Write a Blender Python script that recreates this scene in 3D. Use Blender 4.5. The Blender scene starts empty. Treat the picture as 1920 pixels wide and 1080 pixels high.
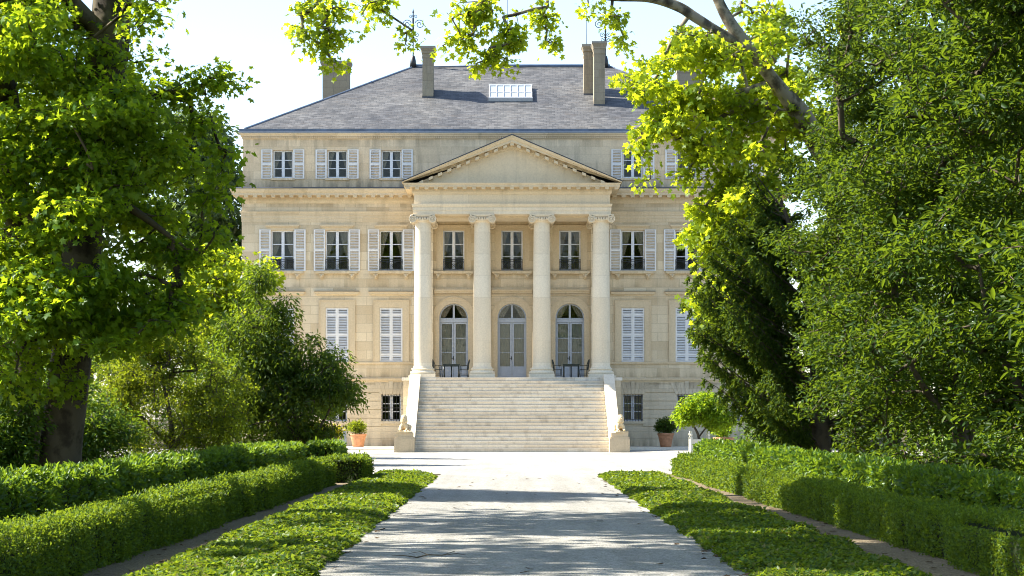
import bpy, bmesh, math, random
import numpy as np
from math import radians as R, sin, cos, pi, sqrt
from mathutils import Vector

random.seed(7)
SC = bpy.context.scene
COL = SC.collection

# ------------------------------------------------------------------ camera, sky, sun, exposure
EYE = 1.62
cam_d = bpy.data.cameras.new('camera')
cam = bpy.data.objects.new('camera', cam_d); COL.objects.link(cam)
cam.location = (0, 0, EYE); cam.rotation_euler = (R(90), 0, 0)
cam_d.sensor_width = 36; cam_d.lens = 36*3900/1920
cam_d.shift_y = 0.126
cam_d.clip_start = 0.5; cam_d.clip_end = 3000
SC.camera = cam

SUN_EL, SUN_AZ = 44.0, 11.0           # elevation; degrees behind the facade line, from the west side (-X)
w = bpy.data.worlds.new('World'); SC.world = w; w.use_nodes = True
nt = w.node_tree
sky = nt.nodes.new('ShaderNodeTexSky'); sky.sky_type = 'NISHITA'; sky.sun_disc = False
sky.sun_elevation = R(SUN_EL); sky.sun_rotation = R(-(90-SUN_AZ))
sky.air_density = 1.0; sky.dust_density = 0.8; sky.ozone_density = 1.0
bg = nt.nodes['Background']; bg.inputs['Strength'].default_value = 0.098
nt.links.new(sky.outputs[0], bg.inputs[0])

sd = bpy.data.lights.new('sun', 'SUN'); sd.energy = 5.0; sd.angle = R(0.53); sd.color = (1.0, 0.93, 0.80)
sun = bpy.data.objects.new('sun', sd); COL.objects.link(sun)
sdir = Vector((-cos(R(SUN_EL))*cos(R(SUN_AZ)), cos(R(SUN_EL))*sin(R(SUN_AZ)), sin(R(SUN_EL))))
sun.rotation_euler = sdir.to_track_quat('Z', 'Y').to_euler()
sun.location = sdir*300

SC.view_settings.view_transform = 'Standard'; SC.view_settings.look = 'None'
SC.view_settings.exposure = 1.76; SC.view_settings.gamma = 1.0
SC.cycles.max_bounces = 8; SC.cycles.diffuse_bounces = 4; SC.cycles.glossy_bounces = 3
SC.cycles.transmission_bounces = 5; SC.cycles.transparent_max_bounces = 10
SC.cycles.caustics_reflective = False; SC.cycles.caustics_refractive = False
SC.cycles.use_denoising = True
SC.cycles.filter_width = 1.05

# ------------------------------------------------------------------ small node toolkit
def new_mat(name):
    m = bpy.data.materials.new(name); m.use_nodes = True
    n = m.node_tree; n.nodes.clear()
    out = n.nodes.new('ShaderNodeOutputMaterial')
    return m, n, out
def N(n, t, **kw):
    x = n.nodes.new(t)
    for k, v in kw.items():
        if k.startswith('i_'): x.inputs[k[2:].replace('_', ' ')].default_value = v
        else: setattr(x, k, v)
    return x
def L(n, a, b): n.links.new(a, b)
def rgb(c): return (c[0], c[1], c[2], 1.0)
def ramp(n, fac, stops):
    r = n.nodes.new('ShaderNodeValToRGB')
    el = r.color_ramp.elements
    while len(el) < len(stops): el.new(0.5)
    for e, (p, c) in zip(el, stops): e.position = p; e.color = rgb(c)
    L(n, fac, r.inputs[0]); return r
def math_n(n, op, a, b=None, clamp=False):
    x = n.nodes.new('ShaderNodeMath'); x.operation = op; x.use_clamp = clamp
    for i, v in ((0, a), (1, b)):
        if v is None: continue
        if hasattr(v, 'links'): L(n, v, x.inputs[i])
        else: x.inputs[i].default_value = v
    return x.outputs[0]
def mixc(n, fac, a, b, mode='MIX'):
    x = n.nodes.new('ShaderNodeMix'); x.data_type = 'RGBA'; x.blend_type = mode
    for s, v in ((0, fac), (6, a), (7, b)):
        if hasattr(v, 'links'): L(n, v, x.inputs[s])
        elif s == 0: x.inputs[0].default_value = v
        else: x.inputs[s].default_value = rgb(v)
    return x.outputs[2]
def noise(n, vec, scale, detail=4, rough=0.55):
    x = N(n, 'ShaderNodeTexNoise'); x.inputs['Scale'].default_value = scale
    x.inputs['Detail'].default_value = detail; x.inputs['Roughness'].default_value = rough
    if vec is not None: L(n, vec, x.inputs['Vector'])
    return x.outputs['Fac']
def mapping(n, vec, sc):
    x = N(n, 'ShaderNodeMapping'); x.inputs['Scale'].default_value = sc; L(n, vec, x.inputs['Vector']); return x.outputs[0]
def objco(n): return N(n, 'ShaderNodeTexCoord').outputs['Object']
def bump(n, h, strength, dist=0.02):
    b = N(n, 'ShaderNodeBump'); b.inputs['Strength'].default_value = strength; b.inputs['Distance'].default_value = dist
    L(n, h, b.inputs['Height']); return b.outputs[0]
def principled(n, out, col, rough=0.6, spec=0.3, nor=None, metal=0.0):
    p = N(n, 'ShaderNodeBsdfPrincipled')
    if hasattr(col, 'links'): L(n, col, p.inputs['Base Color'])
    else: p.inputs['Base Color'].default_value = rgb(col)
    if hasattr(rough, 'links'): L(n, rough, p.inputs['Roughness'])
    else: p.inputs['Roughness'].default_value = rough
    p.inputs['Specular IOR Level'].default_value = spec; p.inputs['Metallic'].default_value = metal
    if nor is not None: L(n, nor, p.inputs['Normal'])
    L(n, p.outputs[0], out.inputs[0]); return p

def stone(name, c1, c2, bw=1.15, bh=0.46, joint=0.013, grime=(0.30, 0.26, 0.2), gamt=0.5, jcol=None, stains=()):
    m, n, out = new_mat(name)
    co = objco(n)
    s = N(n, 'ShaderNodeSeparateXYZ'); L(n, co, s.inputs[0])
    u = math_n(n, 'ADD', s.outputs[0], s.outputs[1])
    cv = N(n, 'ShaderNodeCombineXYZ'); L(n, u, cv.inputs[0]); L(n, s.outputs[2], cv.inputs[1])
    b = N(n, 'ShaderNodeTexBrick'); L(n, cv.outputs[0], b.inputs['Vector'])
    b.offset = 0.5; b.offset_frequency = 2; b.squash = 1
    mid = tuple((x+y)/2 for x, y in zip(c1, c2))
    b.inputs['Color1'].default_value = rgb(c1); b.inputs['Color2'].default_value = rgb(c2)
    b.inputs['Mortar'].default_value = rgb(jcol or tuple(x*0.72 for x in mid))
    b.inputs['Scale'].default_value = 1; b.inputs['Mortar Size'].default_value = joint
    b.inputs['Mortar Smooth'].default_value = 0.3; b.inputs['Bias'].default_value = 0
    b.inputs['Brick Width'].default_value = bw; b.inputs['Row Height'].default_value = bh
    big = noise(n, co, 0.55, 6, 0.62)
    r1 = ramp(n, big, [(0.33, (0, 0, 0)), (0.72, (1, 1, 1))])
    streak = noise(n, mapping(n, co, (2.6, 2.6, 0.28)), 1.0, 5, 0.6)
    r2 = ramp(n, streak, [(0.52, (0, 0, 0)), (0.80, (1, 1, 1))])
    fine = noise(n, co, 14, 5, 0.7)
    c = mixc(n, math_n(n, 'MULTIPLY', r1.outputs[0], 0.40), b.outputs['Color'], tuple(x*0.86+0.02 for x in c1))
    c = mixc(n, math_n(n, 'MULTIPLY', r2.outputs[0], gamt), c, grime)
    for (zt, ln_, sg_, st_) in stains:      # weathering running down from (sg -1) or splashed up from (sg 1) a ledge at height zt
        q = math_n(n, 'MULTIPLY', math_n(n, 'SUBTRACT', s.outputs[2], zt), sg_/ln_)
        inside = math_n(n, 'GREATER_THAN', q, 0.0)
        fade = math_n(n, 'MULTIPLY', inside, math_n(n, 'SUBTRACT', 1.0, q, True))
        sn = ramp(n, noise(n, mapping(n, co, (1.7, 1.7, 0.22)), 1.3, 5, 0.65), [(0.38, (0, 0, 0)), (0.62, (1, 1, 1))])
        c = mixc(n, math_n(n, 'MULTIPLY', math_n(n, 'MULTIPLY', fade, sn.outputs[0]), st_, True), c, tuple(x*0.62 for x in grime))
    f2 = ramp(n, fine, [(0.25, (0.84, 0.84, 0.84)), (0.75, (1.08, 1.08, 1.08))])
    c = mixc(n, 1.0, c, f2.outputs[0], 'MULTIPLY')
    h = math_n(n, 'SUBTRACT', math_n(n, 'MULTIPLY', fine, 0.5), b.outputs['Fac'])
    principled(n, out, c, 0.85, 0.2, bump(n, h, 0.35, 0.012))
    return m

M = {}
M['stone'] = stone('cream_ashlar', (0.76, 0.645, 0.455), (0.56, 0.44, 0.275), grime=(0.42, 0.34, 0.22), gamt=0.4, stains=((3.66, .55, 1, .8), (4.33, .35, -1, .4), (12.6, .5, -1, .55), (11.66, .35, -1, .35), (9.0, .5, -1, .45), (7.75, .4, -1, .3), (8.3, .35, 1, .6)))
M['stone_trim'] = stone('cream_trim_stone', (0.67, 0.55, 0.37), (0.58, 0.455, 0.285), bw=2.2, bh=4.0, joint=0.005, grime=(0.33, 0.25, 0.14), gamt=0.45)
M['stone_pale'] = stone('pale_column_stone', (0.76, 0.68, 0.53), (0.68, 0.58, 0.42), bw=40, bh=1.08, joint=0.006, grime=(0.45, 0.36, 0.24), gamt=0.25)
M['stone_entab'] = stone('pale_entablature_stone', (0.78, 0.66, 0.475), (0.67, 0.55, 0.37), bw=2.4, bh=3.0, joint=0.006, grime=(0.36, 0.30, 0.21), gamt=0.4)
M['stone_attic'] = stone('weathered_attic_stone', (0.82, 0.66, 0.45), (0.63, 0.49, 0.315), bw=1.2, bh=0.42, joint=0.007, grime=(0.29, 0.245, 0.175), gamt=0.8, stains=((13.35, .7, 1, .9), (15.92, .6, -1, .5)))
M['stone_base'] = stone('rusticated_base_stone', (0.66, 0.57, 0.42), (0.54, 0.455, 0.32), bw=1.5, bh=0.44, joint=0.006, grime=(0.26, 0.22, 0.16), gamt=0.55, stains=((0.1, .9, 1, .8), (3.4, .5, -1, .6)))
M['stone_chim'] = stone('chimney_stone', (0.36, 0.31, 0.23), (0.30, 0.25, 0.17), bw=0.7, bh=0.4, joint=0.010, grime=(0.12, 0.115, 0.10), gamt=0.8)
M['stone_ped'] = stone('pedestal_stone', (0.60, 0.48, 0.32), (0.56, 0.44, 0.28), bw=0.9, bh=1.3, joint=0.006, grime=(0.34, 0.26, 0.15), gamt=0.5)
M['stone_step'] = stone('step_stone', (0.74, 0.69, 0.59), (0.64, 0.56, 0.44), bw=3.4, bh=0.17, joint=0.008, grime=(0.25, 0.21, 0.16), gamt=0.6)
M['stone_stain'] = stone('lichen_ledge', (0.30, 0.28, 0.24), (0.25, 0.23, 0.19), bw=3, bh=3, joint=0.003, grime=(0.12, 0.12, 0.11), gamt=0.8)

def simple(name, c, rough=0.5, spec=0.4, metal=0.0, var=0.12, scale=6, bm=0.0):
    m, n, out = new_mat(name)
    co = objco(n); f = noise(n, co, scale, 5, 0.6)
    r = ramp(n, f, [(0.3, tuple(x*(1-var) for x in c)), (0.7, tuple(min(1, x*(1+var)) for x in c))])
    principled(n, out, r.outputs[0], rough, spec, bump(n, f, bm, 0.01) if bm else None, metal)
    return m
M['paint'] = simple('shutter_paint', (0.72, 0.715, 0.70), 0.5, 0.4, var=0.05, scale=3)
M['paint_white'] = simple('window_paint', (0.72, 0.74, 0.78), 0.45, 0.4, var=0.04)
M['paint_door'] = simple('door_grey_paint', (0.42, 0.46, 0.52), 0.45, 0.4, var=0.05)
M['iron'] = simple('black_iron', (0.018, 0.020, 0.024), 0.45, 0.5, var=0.2)
M['iron_furn'] = simple('green_black_iron', (0.012, 0.020, 0.018), 0.4, 0.5, var=0.2)
M['zinc'] = simple('zinc_sheet', (0.10, 0.13, 0.19), 0.45, 0.5, metal=0.3, var=0.3, scale=2)
M['zinc_dark'] = simple('dark_lead_sheet', (0.05, 0.058, 0.075), 0.5, 0.5, var=0.3, scale=2)
M['zinc_lip'] = simple('pale_gutter_lip', (0.50, 0.53, 0.58), 0.45, 0.5, var=0.1)
M['terracotta'] = simple('terracotta', (0.42, 0.21, 0.115), 0.8, 0.2, var=0.25, scale=5, bm=0.2)
M['white_wood'] = simple('planter_paint', (0.58, 0.56, 0.49), 0.6, 0.3, var=0.1)
M['statue'] = simple('statue_stone', (0.58, 0.46, 0.28), 0.85, 0.2, var=0.35, scale=9, bm=0.4)
M['curtain'] = simple('pale_curtain', (0.66, 0.58, 0.47), 0.9, 0.1, var=0.15, scale=3)
M['blind'] = simple('grey_door_blind', (0.62, 0.63, 0.57), 0.9, 0.1, var=0.10, scale=2)
M['soil'] = None

def mk_glass():
    m, n, out = new_mat('window_glass')
    fr = N(n, 'ShaderNodeFresnel'); fr.inputs[0].default_value = 1.5
    nz = noise(n, objco(n), 1.6, 2, 0.5)
    bp = bump(n, nz, 0.12, 0.05)
    t = N(n, 'ShaderNodeBsdfTransparent'); t.inputs[0].default_value = (0.62, 0.63, 0.61, 1)
    g = N(n, 'ShaderNodeBsdfGlossy'); g.inputs['Roughness'].default_value = 0.03; L(n, bp, g.inputs['Normal'])
    mx = N(n, 'ShaderNodeMixShader'); L(n, fr.outputs[0], mx.inputs[0]); L(n, t.outputs[0], mx.inputs[1]); L(n, g.outputs[0], mx.inputs[2])
    L(n, mx.outputs[0], out.inputs[0]); return m
M['glass'] = mk_glass()
def mk_skyglass():
    m, n, out = new_mat('skylight_glass')
    principled(n, out, (0.30, 0.36, 0.40), 0.15, 0.6); return m  # pale blue base colour stands in for the reflected sky
M['skyglass'] = mk_skyglass()

def mk_slate():
    m, n, out = new_mat('slate_roof')
    co = objco(n)
    s = N(n, 'ShaderNodeSeparateXYZ'); L(n, co, s.inputs[0])
    cv = N(n, 'ShaderNodeCombineXYZ'); L(n, s.outputs[0], cv.inputs[0])
    L(n, math_n(n, 'MULTIPLY', s.outputs[2], 2.1), cv.inputs[1])
    b = N(n, 'ShaderNodeTexBrick'); L(n, cv.outputs[0], b.inputs['Vector'])
    b.inputs['Color1'].default_value = rgb((0.114, 0.116, 0.120)); b.inputs['Color2'].default_value = rgb((0.057, 0.060, 0.064))
    b.inputs['Mortar'].default_value = rgb((0.03, 0.033, 0.042)); b.inputs['Scale'].default_value = 1
    b.inputs['Mortar Size'].default_value = 0.012; b.inputs['Mortar Smooth'].default_value = 0.6
    b.inputs['Brick Width'].default_value = 0.30; b.inputs['Row Height'].default_value = 0.22
    st = noise(n, mapping(n, co, (1.6, 1.6, 16.0)), 1.0, 6, 0.7)
    r1 = ramp(n, st, [(0.52, (0, 0, 0)), (0.64, (1, 1, 1))])
    st2 = noise(n, mapping(n, co, (0.9, 0.9, 12.0)), 1.5, 5, 0.66)
    r2 = ramp(n, st2, [(0.53, (0, 0, 0)), (0.64, (1, 1, 1))])
    big = ramp(n, noise(n, co, 0.33, 3, 0.5), [(0.35, (0.70, 0.71, 0.74)), (0.68, (1.15, 1.13, 1.08))])
    c = mixc(n, math_n(n, 'MULTIPLY', r1.outputs[0], 0.6), b.outputs['Color'], (0.21, 0.21, 0.215))
    c = mixc(n, math_n(n, 'MULTIPLY', r2.outputs[0], 0.55), c, (0.10, 0.086, 0.075))
    c = mixc(n, 1.0, c, big.outputs[0], 'MULTIPLY')
    h = math_n(n, 'SUBTRACT', st, math_n(n, 'MULTIPLY', b.outputs['Fac'], 0.8))
    principled(n, out, c, 0.6, 0.3, bump(n, h, 0.5, 0.02)); return m
M['slate'] = mk_slate()

def mk_gravel(name, c1, c2, c3):
    m, n, out = new_mat(name)
    co = objco(n)
    f = noise(n, co, 42, 3, 0.7); g = noise(n, co, 9, 5, 0.65); big = noise(n, mapping(n, co, (0.5, 0.25, 1)), 1.1, 4, 0.6)
    v = N(n, 'ShaderNodeTexVoronoi'); v.inputs['Scale'].default_value = 16; L(n, co, v.inputs['Vector'])
    sp = ramp(n, v.outputs['Distance'], [(0.10, (0.42, 0.41, 0.39)), (0.22, (1, 1, 1))])
    r = ramp(n, f, [(0.32, c3), (0.48, c1), (0.60, c2)])
    r2 = ramp(n, g, [(0.3, (0.68, 0.68, 0.67)), (0.7, (1.12, 1.12, 1.12))])
    r3 = ramp(n, big, [(0.3, (0.84, 0.84, 0.83)), (0.7, (1.06, 1.06, 1.06))])
    c = mixc(n, 1.0, mixc(n, 1.0, r.outputs[0], r2.outputs[0], 'MULTIPLY'), r3.outputs[0], 'MULTIPLY')
    tr_ = ramp(n, noise(n, mapping(n, co, (1.3, 0.045, 1)), 1.6, 3, 0.5), [(0.35, (0.86, 0.86, 0.85)), (0.65, (1.07, 1.07, 1.07))])
    c = mixc(n, 1.0, mixc(n, 0.7, c, sp.outputs[0], 'MULTIPLY'), tr_.outputs[0], 'MULTIPLY')
    principled(n, out, c, 0.9, 0.15, bump(n, math_n(n, 'ADD', f, math_n(n, 'MULTIPLY', g, 0.8)), 0.8, 0.03)); return m
M['gravel'] = mk_gravel('path_gravel', (0.335, 0.328, 0.31), (0.45, 0.44, 0.415), (0.16, 0.155, 0.145))
M['court'] = mk_gravel('court_gravel', (0.385, 0.372, 0.345), (0.49, 0.475, 0.44), (0.23, 0.22, 0.205))
M['soil'] = mk_gravel('bare_soil', (0.20, 0.155, 0.10), (0.32, 0.26, 0.18), (0.09, 0.065, 0.04))
M['litter'] = mk_gravel('leaf_litter', (0.075, 0.065, 0.035), (0.13, 0.11, 0.05), (0.03, 0.027, 0.016))
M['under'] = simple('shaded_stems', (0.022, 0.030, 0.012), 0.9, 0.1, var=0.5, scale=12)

def leafmat(name, cols, trans, tw=0.42, gloss=0.06, grough=0.35):
    m, n, out = new_mat(name)
    gi = N(n, 'ShaderNodeNewGeometry')
    rnd = gi.outputs['Random Per Island']
    r = ramp(n, rnd, [(i/(len(cols)-1), c) for i, c in enumerate(cols)])
    r2 = ramp(n, rnd, [(0, tuple(x*0.75 for x in trans)), (1, tuple(x*1.2 for x in trans))])
    d = N(n, 'ShaderNodeBsdfDiffuse'); L(n, r.outputs[0], d.inputs[0])
    t = N(n, 'ShaderNodeBsdfTranslucent'); L(n, r2.outputs[0], t.inputs[0])
    mx = N(n, 'ShaderNodeMixShader'); mx.inputs[0].default_value = tw
    L(n, d.outputs[0], mx.inputs[1]); L(n, t.outputs[0], mx.inputs[2])
    g = N(n, 'ShaderNodeBsdfGlossy'); g.inputs['Roughness'].default_value = grough; g.inputs[0].default_value = (0.9, 0.95, 1, 1)
    m2 = N(n, 'ShaderNodeMixShader'); m2.inputs[0].default_value = gloss
    L(n, mx.outputs[0], m2.inputs[1]); L(n, g.outputs[0], m2.inputs[2])
    L(n, m2.outputs[0], out.inputs[0]); return m
LF = {
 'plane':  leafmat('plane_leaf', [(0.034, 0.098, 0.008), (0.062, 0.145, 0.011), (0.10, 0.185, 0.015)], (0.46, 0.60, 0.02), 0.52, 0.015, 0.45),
 'plane_lit': leafmat('sunlit_plane_leaf', [(0.075, 0.150, 0.010), (0.105, 0.185, 0.013), (0.135, 0.205, 0.016)], (0.56, 0.65, 0.022), 0.56, 0.012, 0.45),  # sunlit copy of the plane leaf, backlit brightness put into its colours
 'laurel': leafmat('laurel_leaf', [(0.014, 0.050, 0.007), (0.032, 0.090, 0.010), (0.055, 0.125, 0.013), (0.10, 0.175, 0.020)], (0.27, 0.40, 0.02), 0.36, 0.022, 0.4),
 'evergreen': leafmat('evergreen_leaf', [(0.0116, 0.0359, 0.0048), (0.0201, 0.0517, 0.0063), (0.0474, 0.0817, 0.0116)], (0.198, 0.289, 0.015), 0.36, 0.010, 0.5),
 'box':    leafmat('box_leaf', [(0.016, 0.046, 0.006), (0.042, 0.095, 0.010), (0.060, 0.120, 0.013), (0.125, 0.190, 0.020)], (0.30, 0.40, 0.02), 0.36, 0.014, 0.45),
 'ivy':    leafmat('ivy_leaf', [(0.016, 0.046, 0.006), (0.036, 0.085, 0.010), (0.062, 0.122, 0.014), (0.13, 0.19, 0.022), (0.14, 0.12, 0.04)], (0.30, 0.40, 0.02), 0.36, 0.016, 0.45),
 'bush':   leafmat('shrub_leaf', [(0.0187, 0.0540, 0.0065), (0.0317, 0.0720, 0.0086), (0.0684, 0.1044, 0.0144)], (0.255, 0.357, 0.017), 0.42, 0.014, 0.45),
 'fine':   leafmat('fine_shrub_leaf', [(0.0352, 0.0760, 0.0080), (0.0544, 0.1000, 0.0096), (0.0880, 0.1240, 0.0136)], (0.374, 0.442, 0.017), 0.50, 0.010, 0.45),
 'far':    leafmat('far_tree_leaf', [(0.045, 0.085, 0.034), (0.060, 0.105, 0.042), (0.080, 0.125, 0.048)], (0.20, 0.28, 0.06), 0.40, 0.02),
 'yew':    leafmat('yew_needle', [(0.016, 0.046, 0.008), (0.030, 0.070, 0.011), (0.080, 0.125, 0.018)], (0.20, 0.28, 0.015), 0.32, 0.008, 0.5),
 'citrus': leafmat('citrus_leaf', [(0.062, 0.150, 0.008), (0.090, 0.185, 0.011), (0.13, 0.215, 0.015)], (0.46, 0.60, 0.02), 0.46, 0.012),
 'gold':   leafmat('golden_leaf', [(0.22, 0.21, 0.008), (0.27, 0.245, 0.010), (0.19, 0.21, 0.010)], (0.65, 0.58, 0.02), 0.50, 0.012),
 'dry':    leafmat('dry_leaf', [(0.11, 0.070, 0.032), (0.07, 0.045, 0.022), (0.15, 0.10, 0.05)], (0.10, 0.06, 0.02), 0.15, 0.02),
}
def mk_bark(name, c1, c2, c3, sc=2.5):
    m, n, out = new_mat(name)
    co = objco(n)
    v = N(n, 'ShaderNodeTexVoronoi'); L(n, mapping(n, co, (1, 1, 0.55)), v.inputs['Vector']); v.inputs['Scale'].default_value = sc
    f = noise(n, co, sc*2.2, 6, 0.65)
    fac = math_n(n, 'ADD', math_n(n, 'MULTIPLY', v.outputs['Distance'], 0.6), math_n(n, 'MULTIPLY', f, 0.6))
    r = ramp(n, fac, [(0.35, c1), (0.52, c2), (0.66, c3)])
    principled(n, out, r.outputs[0], 0.85, 0.2, bump(n, fac, 0.6, 0.04)); return m
M['bark'] = mk_bark('plane_bark', (0.045, 0.036, 0.025), (0.10, 0.085, 0.058), (0.24, 0.205, 0.145), 3.2)
M['bark_shaded'] = mk_bark('shaded_plane_bark', (0.025, 0.020, 0.014), (0.050, 0.040, 0.027), (0.10, 0.083, 0.056))  # darker copy of plane bark, shade on the trunks put into its colour
M['bark_dark'] = mk_bark('dark_bark', (0.035, 0.028, 0.020), (0.065, 0.052, 0.036), (0.10, 0.08, 0.055), 4)

# ------------------------------------------------------------------ mesh builder and scene-graph helpers
class MB:
    def __init__(s): s.v = []; s.f = []; s.m = []; s.s = []
    def add(s, vs, fs, m=0, smooth=False):
        o = len(s.v); s.v += [tuple(p) for p in vs]
        for f in fs: s.f.append(tuple(i+o for i in f)); s.m.append(m); s.s.append(smooth)
    def box(s, x0, x1, y0, y1, z0, z1, m=0):
        s.add([(x0,y0,z0),(x1,y0,z0),(x1,y1,z0),(x0,y1,z0),(x0,y0,z1),(x1,y0,z1),(x1,y1,z1),(x0,y1,z1)],
              [(0,3,2,1),(4,5,6,7),(0,1,5,4),(1,2,6,5),(2,3,7,6),(3,0,4,7)], m)
    def hexa(s, p, m=0):     # 8 points ordered as box
        s.add(p, [(0,3,2,1),(4,5,6,7),(0,1,5,4),(1,2,6,5),(2,3,7,6),(3,0,4,7)], m)
    def bar(s, a, b, r, m=0, k=6, r2=None, caps=True):
        a = Vector(a); b = Vector(b); d = (b-a)
        if d.length < 1e-6: return
        d.normalize(); u = d.orthogonal().normalized(); v = d.cross(u); r2 = r if r2 is None else r2
        vs = [a+(u*cos(2*pi*i/k)+v*sin(2*pi*i/k))*r for i in range(k)]+[b+(u*cos(2*pi*i/k)+v*sin(2*pi*i/k))*r2 for i in range(k)]
        fs = [(i,(i+1)%k,k+(i+1)%k,k+i) for i in range(k)]
        if caps: fs += [tuple(range(k-1,-1,-1)), tuple(range(k,2*k))]
        s.add(vs, fs, m, k > 6)
    def path(s, pts, r, m=0, k=6):
        for i in range(len(pts)-1): s.bar(pts[i], pts[i+1], r if not hasattr(r,'__len__') else r[i], m, k, None if not hasattr(r,'__len__') else r[i+1])
    def lathe(s, prof, c=(0,0,0), k=24, m=0, axis='z', smooth=True, a0=0.0):
        vs = []; n = len(prof)
        for (r, h) in prof:
            for i in range(k):
                a = a0+2*pi*i/k
                if axis == 'z': vs.append((c[0]+r*cos(a), c[1]+r*sin(a), c[2]+h))
                else: vs.append((c[0]+r*cos(a), c[1]+h, c[2]+r*sin(a)))
        fs = []
        for j in range(n-1):
            for i in range(k):
                q = (j*k+i, j*k+(i+1)%k, (j+1)*k+(i+1)%k, (j+1)*k+i)
                fs.append(q if axis == 'z' else q[::-1])
        s.add(vs, fs, m, smooth)
        bot = tuple(range(k-1,-1,-1)); top = tuple((n-1)*k+i for i in range(k))
        o = len(s.v)-len(vs)
        for f in (bot, top): s.f.append(tuple(i+o for i in (f if axis == 'z' else f[::-1]))); s.m.append(m); s.s.append(False)
    def prism_x(s, poly, x0, x1, m=0):    # poly in (y,z)
        n = len(poly)
        s.add([(x0,y,z) for y,z in poly]+[(x1,y,z) for y,z in poly],
              [tuple(range(n))[::-1], tuple(range(n,2*n))]+[(i,(i+1)%n,n+(i+1)%n,n+i) for i in range(n)], m)
    def prism_y(s, poly, y0, y1, m=0):    # poly in (x,z)
        n = len(poly)
        s.add([(x,y0,z) for x,z in poly]+[(x,y1,z) for x,z in poly],
              [tuple(range(n)), tuple(range(n,2*n))[::-1]]+[((i+1)%n,i,n+i,n+(i+1)%n) for i in range(n)], m)
    def sweep(s, path, prof, m=0):
        """profile (out,z) closed, swept along a polyline in XY; outward = right-hand side of travel; mitred corners, capped ends"""
        P = [Vector((p[0], p[1])) for p in path]; n = len(prof); k = len(P); vs = []
        for i in range(k):
            d0 = (P[i]-P[i-1]).normalized() if i > 0 else None
            d1 = (P[i+1]-P[i]).normalized() if i < k-1 else None
            n0 = Vector((d0.y, -d0.x)) if d0 else None; n1 = Vector((d1.y, -d1.x)) if d1 else None
            if n0 and n1:
                nn = (n0+n1); nn = nn/ (nn.length_squared/2) if nn.length > 1e-6 else n0
            else: nn = n0 or n1
            for (o, z) in prof: q = P[i]+nn*o; vs.append((q.x, q.y, z))
        fs = []
        for i in range(k-1):
            for j in range(n): fs.append((i*n+j, i*n+(j+1)%n, (i+1)*n+(j+1)%n, (i+1)*n+j)[::-1])
        fs += [tuple(range(n)), tuple((k-1)*n+j for j in range(n))[::-1]]
        s.add(vs, fs, m)
    def mesh(s, name, mats):
        me = bpy.data.meshes.new(name); me.from_pydata(s.v, [], s.f)
        for mt in mats: me.materials.append(mt)
        me.polygons.foreach_set('material_index', s.m); me.polygons.foreach_set('use_smooth', s.s)
        me.update(); return me

def obj(name, mb, mats, parent=None, loc=(0,0,0)):
    if not isinstance(mats, (list, tuple)): mats = [mats]
    me = mb.mesh(name, mats) if isinstance(mb, MB) else mb
    o = bpy.data.objects.new(name, me); COL.objects.link(o); o.location = loc
    if parent: o.parent = parent
    return o
def tag(o, label=None, cat=None, group=None, kind=None):
    if label: o['label'] = label
    if cat: o['category'] = cat
    if group: o['group'] = group
    if kind: o['kind'] = kind
    return o
def thing(name, label, cat, loc=(0,0,0), group=None):
    o = bpy.data.objects.new(name, None); COL.objects.link(o); o.location = loc; o.empty_display_size = 0.3
    return tag(o, label, cat, group)
def dup(o, parent=None, loc=None, label=None):
    c = o.copy(); COL.objects.link(c)
    if parent: c.parent = parent
    if loc is not None: c.location = loc
    if label: c['label'] = label
    for ch in list(o.children): dup(ch, c)
    return c
def np_mesh(name, V, F, mat, mats_idx=None, smooth=False):
    """V (n,3) float, F list of (faces array m×k)"""
    me = bpy.data.meshes.new(name)
    me.vertices.add(len(V)); me.vertices.foreach_set('co', np.ascontiguousarray(V, dtype=np.float32).ravel())
    tot = sum(f.size for f in F); cnt = sum(len(f) for f in F)
    me.loops.add(tot); me.polygons.add(cnt)
    me.loops.foreach_set('vertex_index', np.concatenate([f.ravel() for f in F]).astype(np.int32))
    st = []; o = 0
    for f in F:
        st.append(o+np.arange(len(f))*f.shape[1]); o += f.size
    me.polygons.foreach_set('loop_start', np.concatenate(st).astype(np.int32))
    mats = mat if isinstance(mat, (list, tuple)) else [mat]
    for m in mats: me.materials.append(m)
    if mats_idx is not None: me.polygons.foreach_set('material_index', mats_idx.astype(np.int32))
    if smooth: me.polygons.foreach_set('use_smooth', np.ones(cnt, dtype=bool))
    me.update(calc_edges=True); return me

# ------------------------------------------------------------------ the ground
def sheet(name, poly, z, mat):
    mb = MB(); mb.add([(x,y,z) for x,y in poly], [tuple(range(len(poly)))]); return tag(obj(name, mb, mat), kind='structure')
sheet('ground', [(-900,-60),(900,-60),(900,1400),(-900,1400)], 0.0, M['litter'])
sheet('forecourt', [(-5.0,59),(-2.0,59),(-2.0,57),(2.4,57),(2.4,59),(6.0,59),(6.4,76),(9.5,84),(26,88),(26,107.2),(-26,107.2),(-26,88),(-9.5,82),(-5.2,70)], 0.008, M['court'])
sheet('path', [(-2.12,-20),(2.50,-20),(2.50,57.2),(-2.12,57.2)], 0.016, M['gravel'])
sheet('soil_border', [(-5.6,-20),(-3.7,-20),(-3.6,59),(-5.6,59)], 0.004, M['soil'])
sheet('soil_verge', [(4.0,-20),(6.2,-20),(6.2,62),(4.0,62)], 0.004, M['soil'])
_p = MB(); _p.box(-14.6, 14.6, 103.2, 107.1, 0.0, 0.12); _p.box(-14.6, -5.2, 101.4, 103.2, 0.0, 0.06); _p.box(5.2, 14.6, 101.4, 103.2, 0.0, 0.06)
tag(obj('pavement', _p, M['stone_step']), kind='structure')
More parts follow.
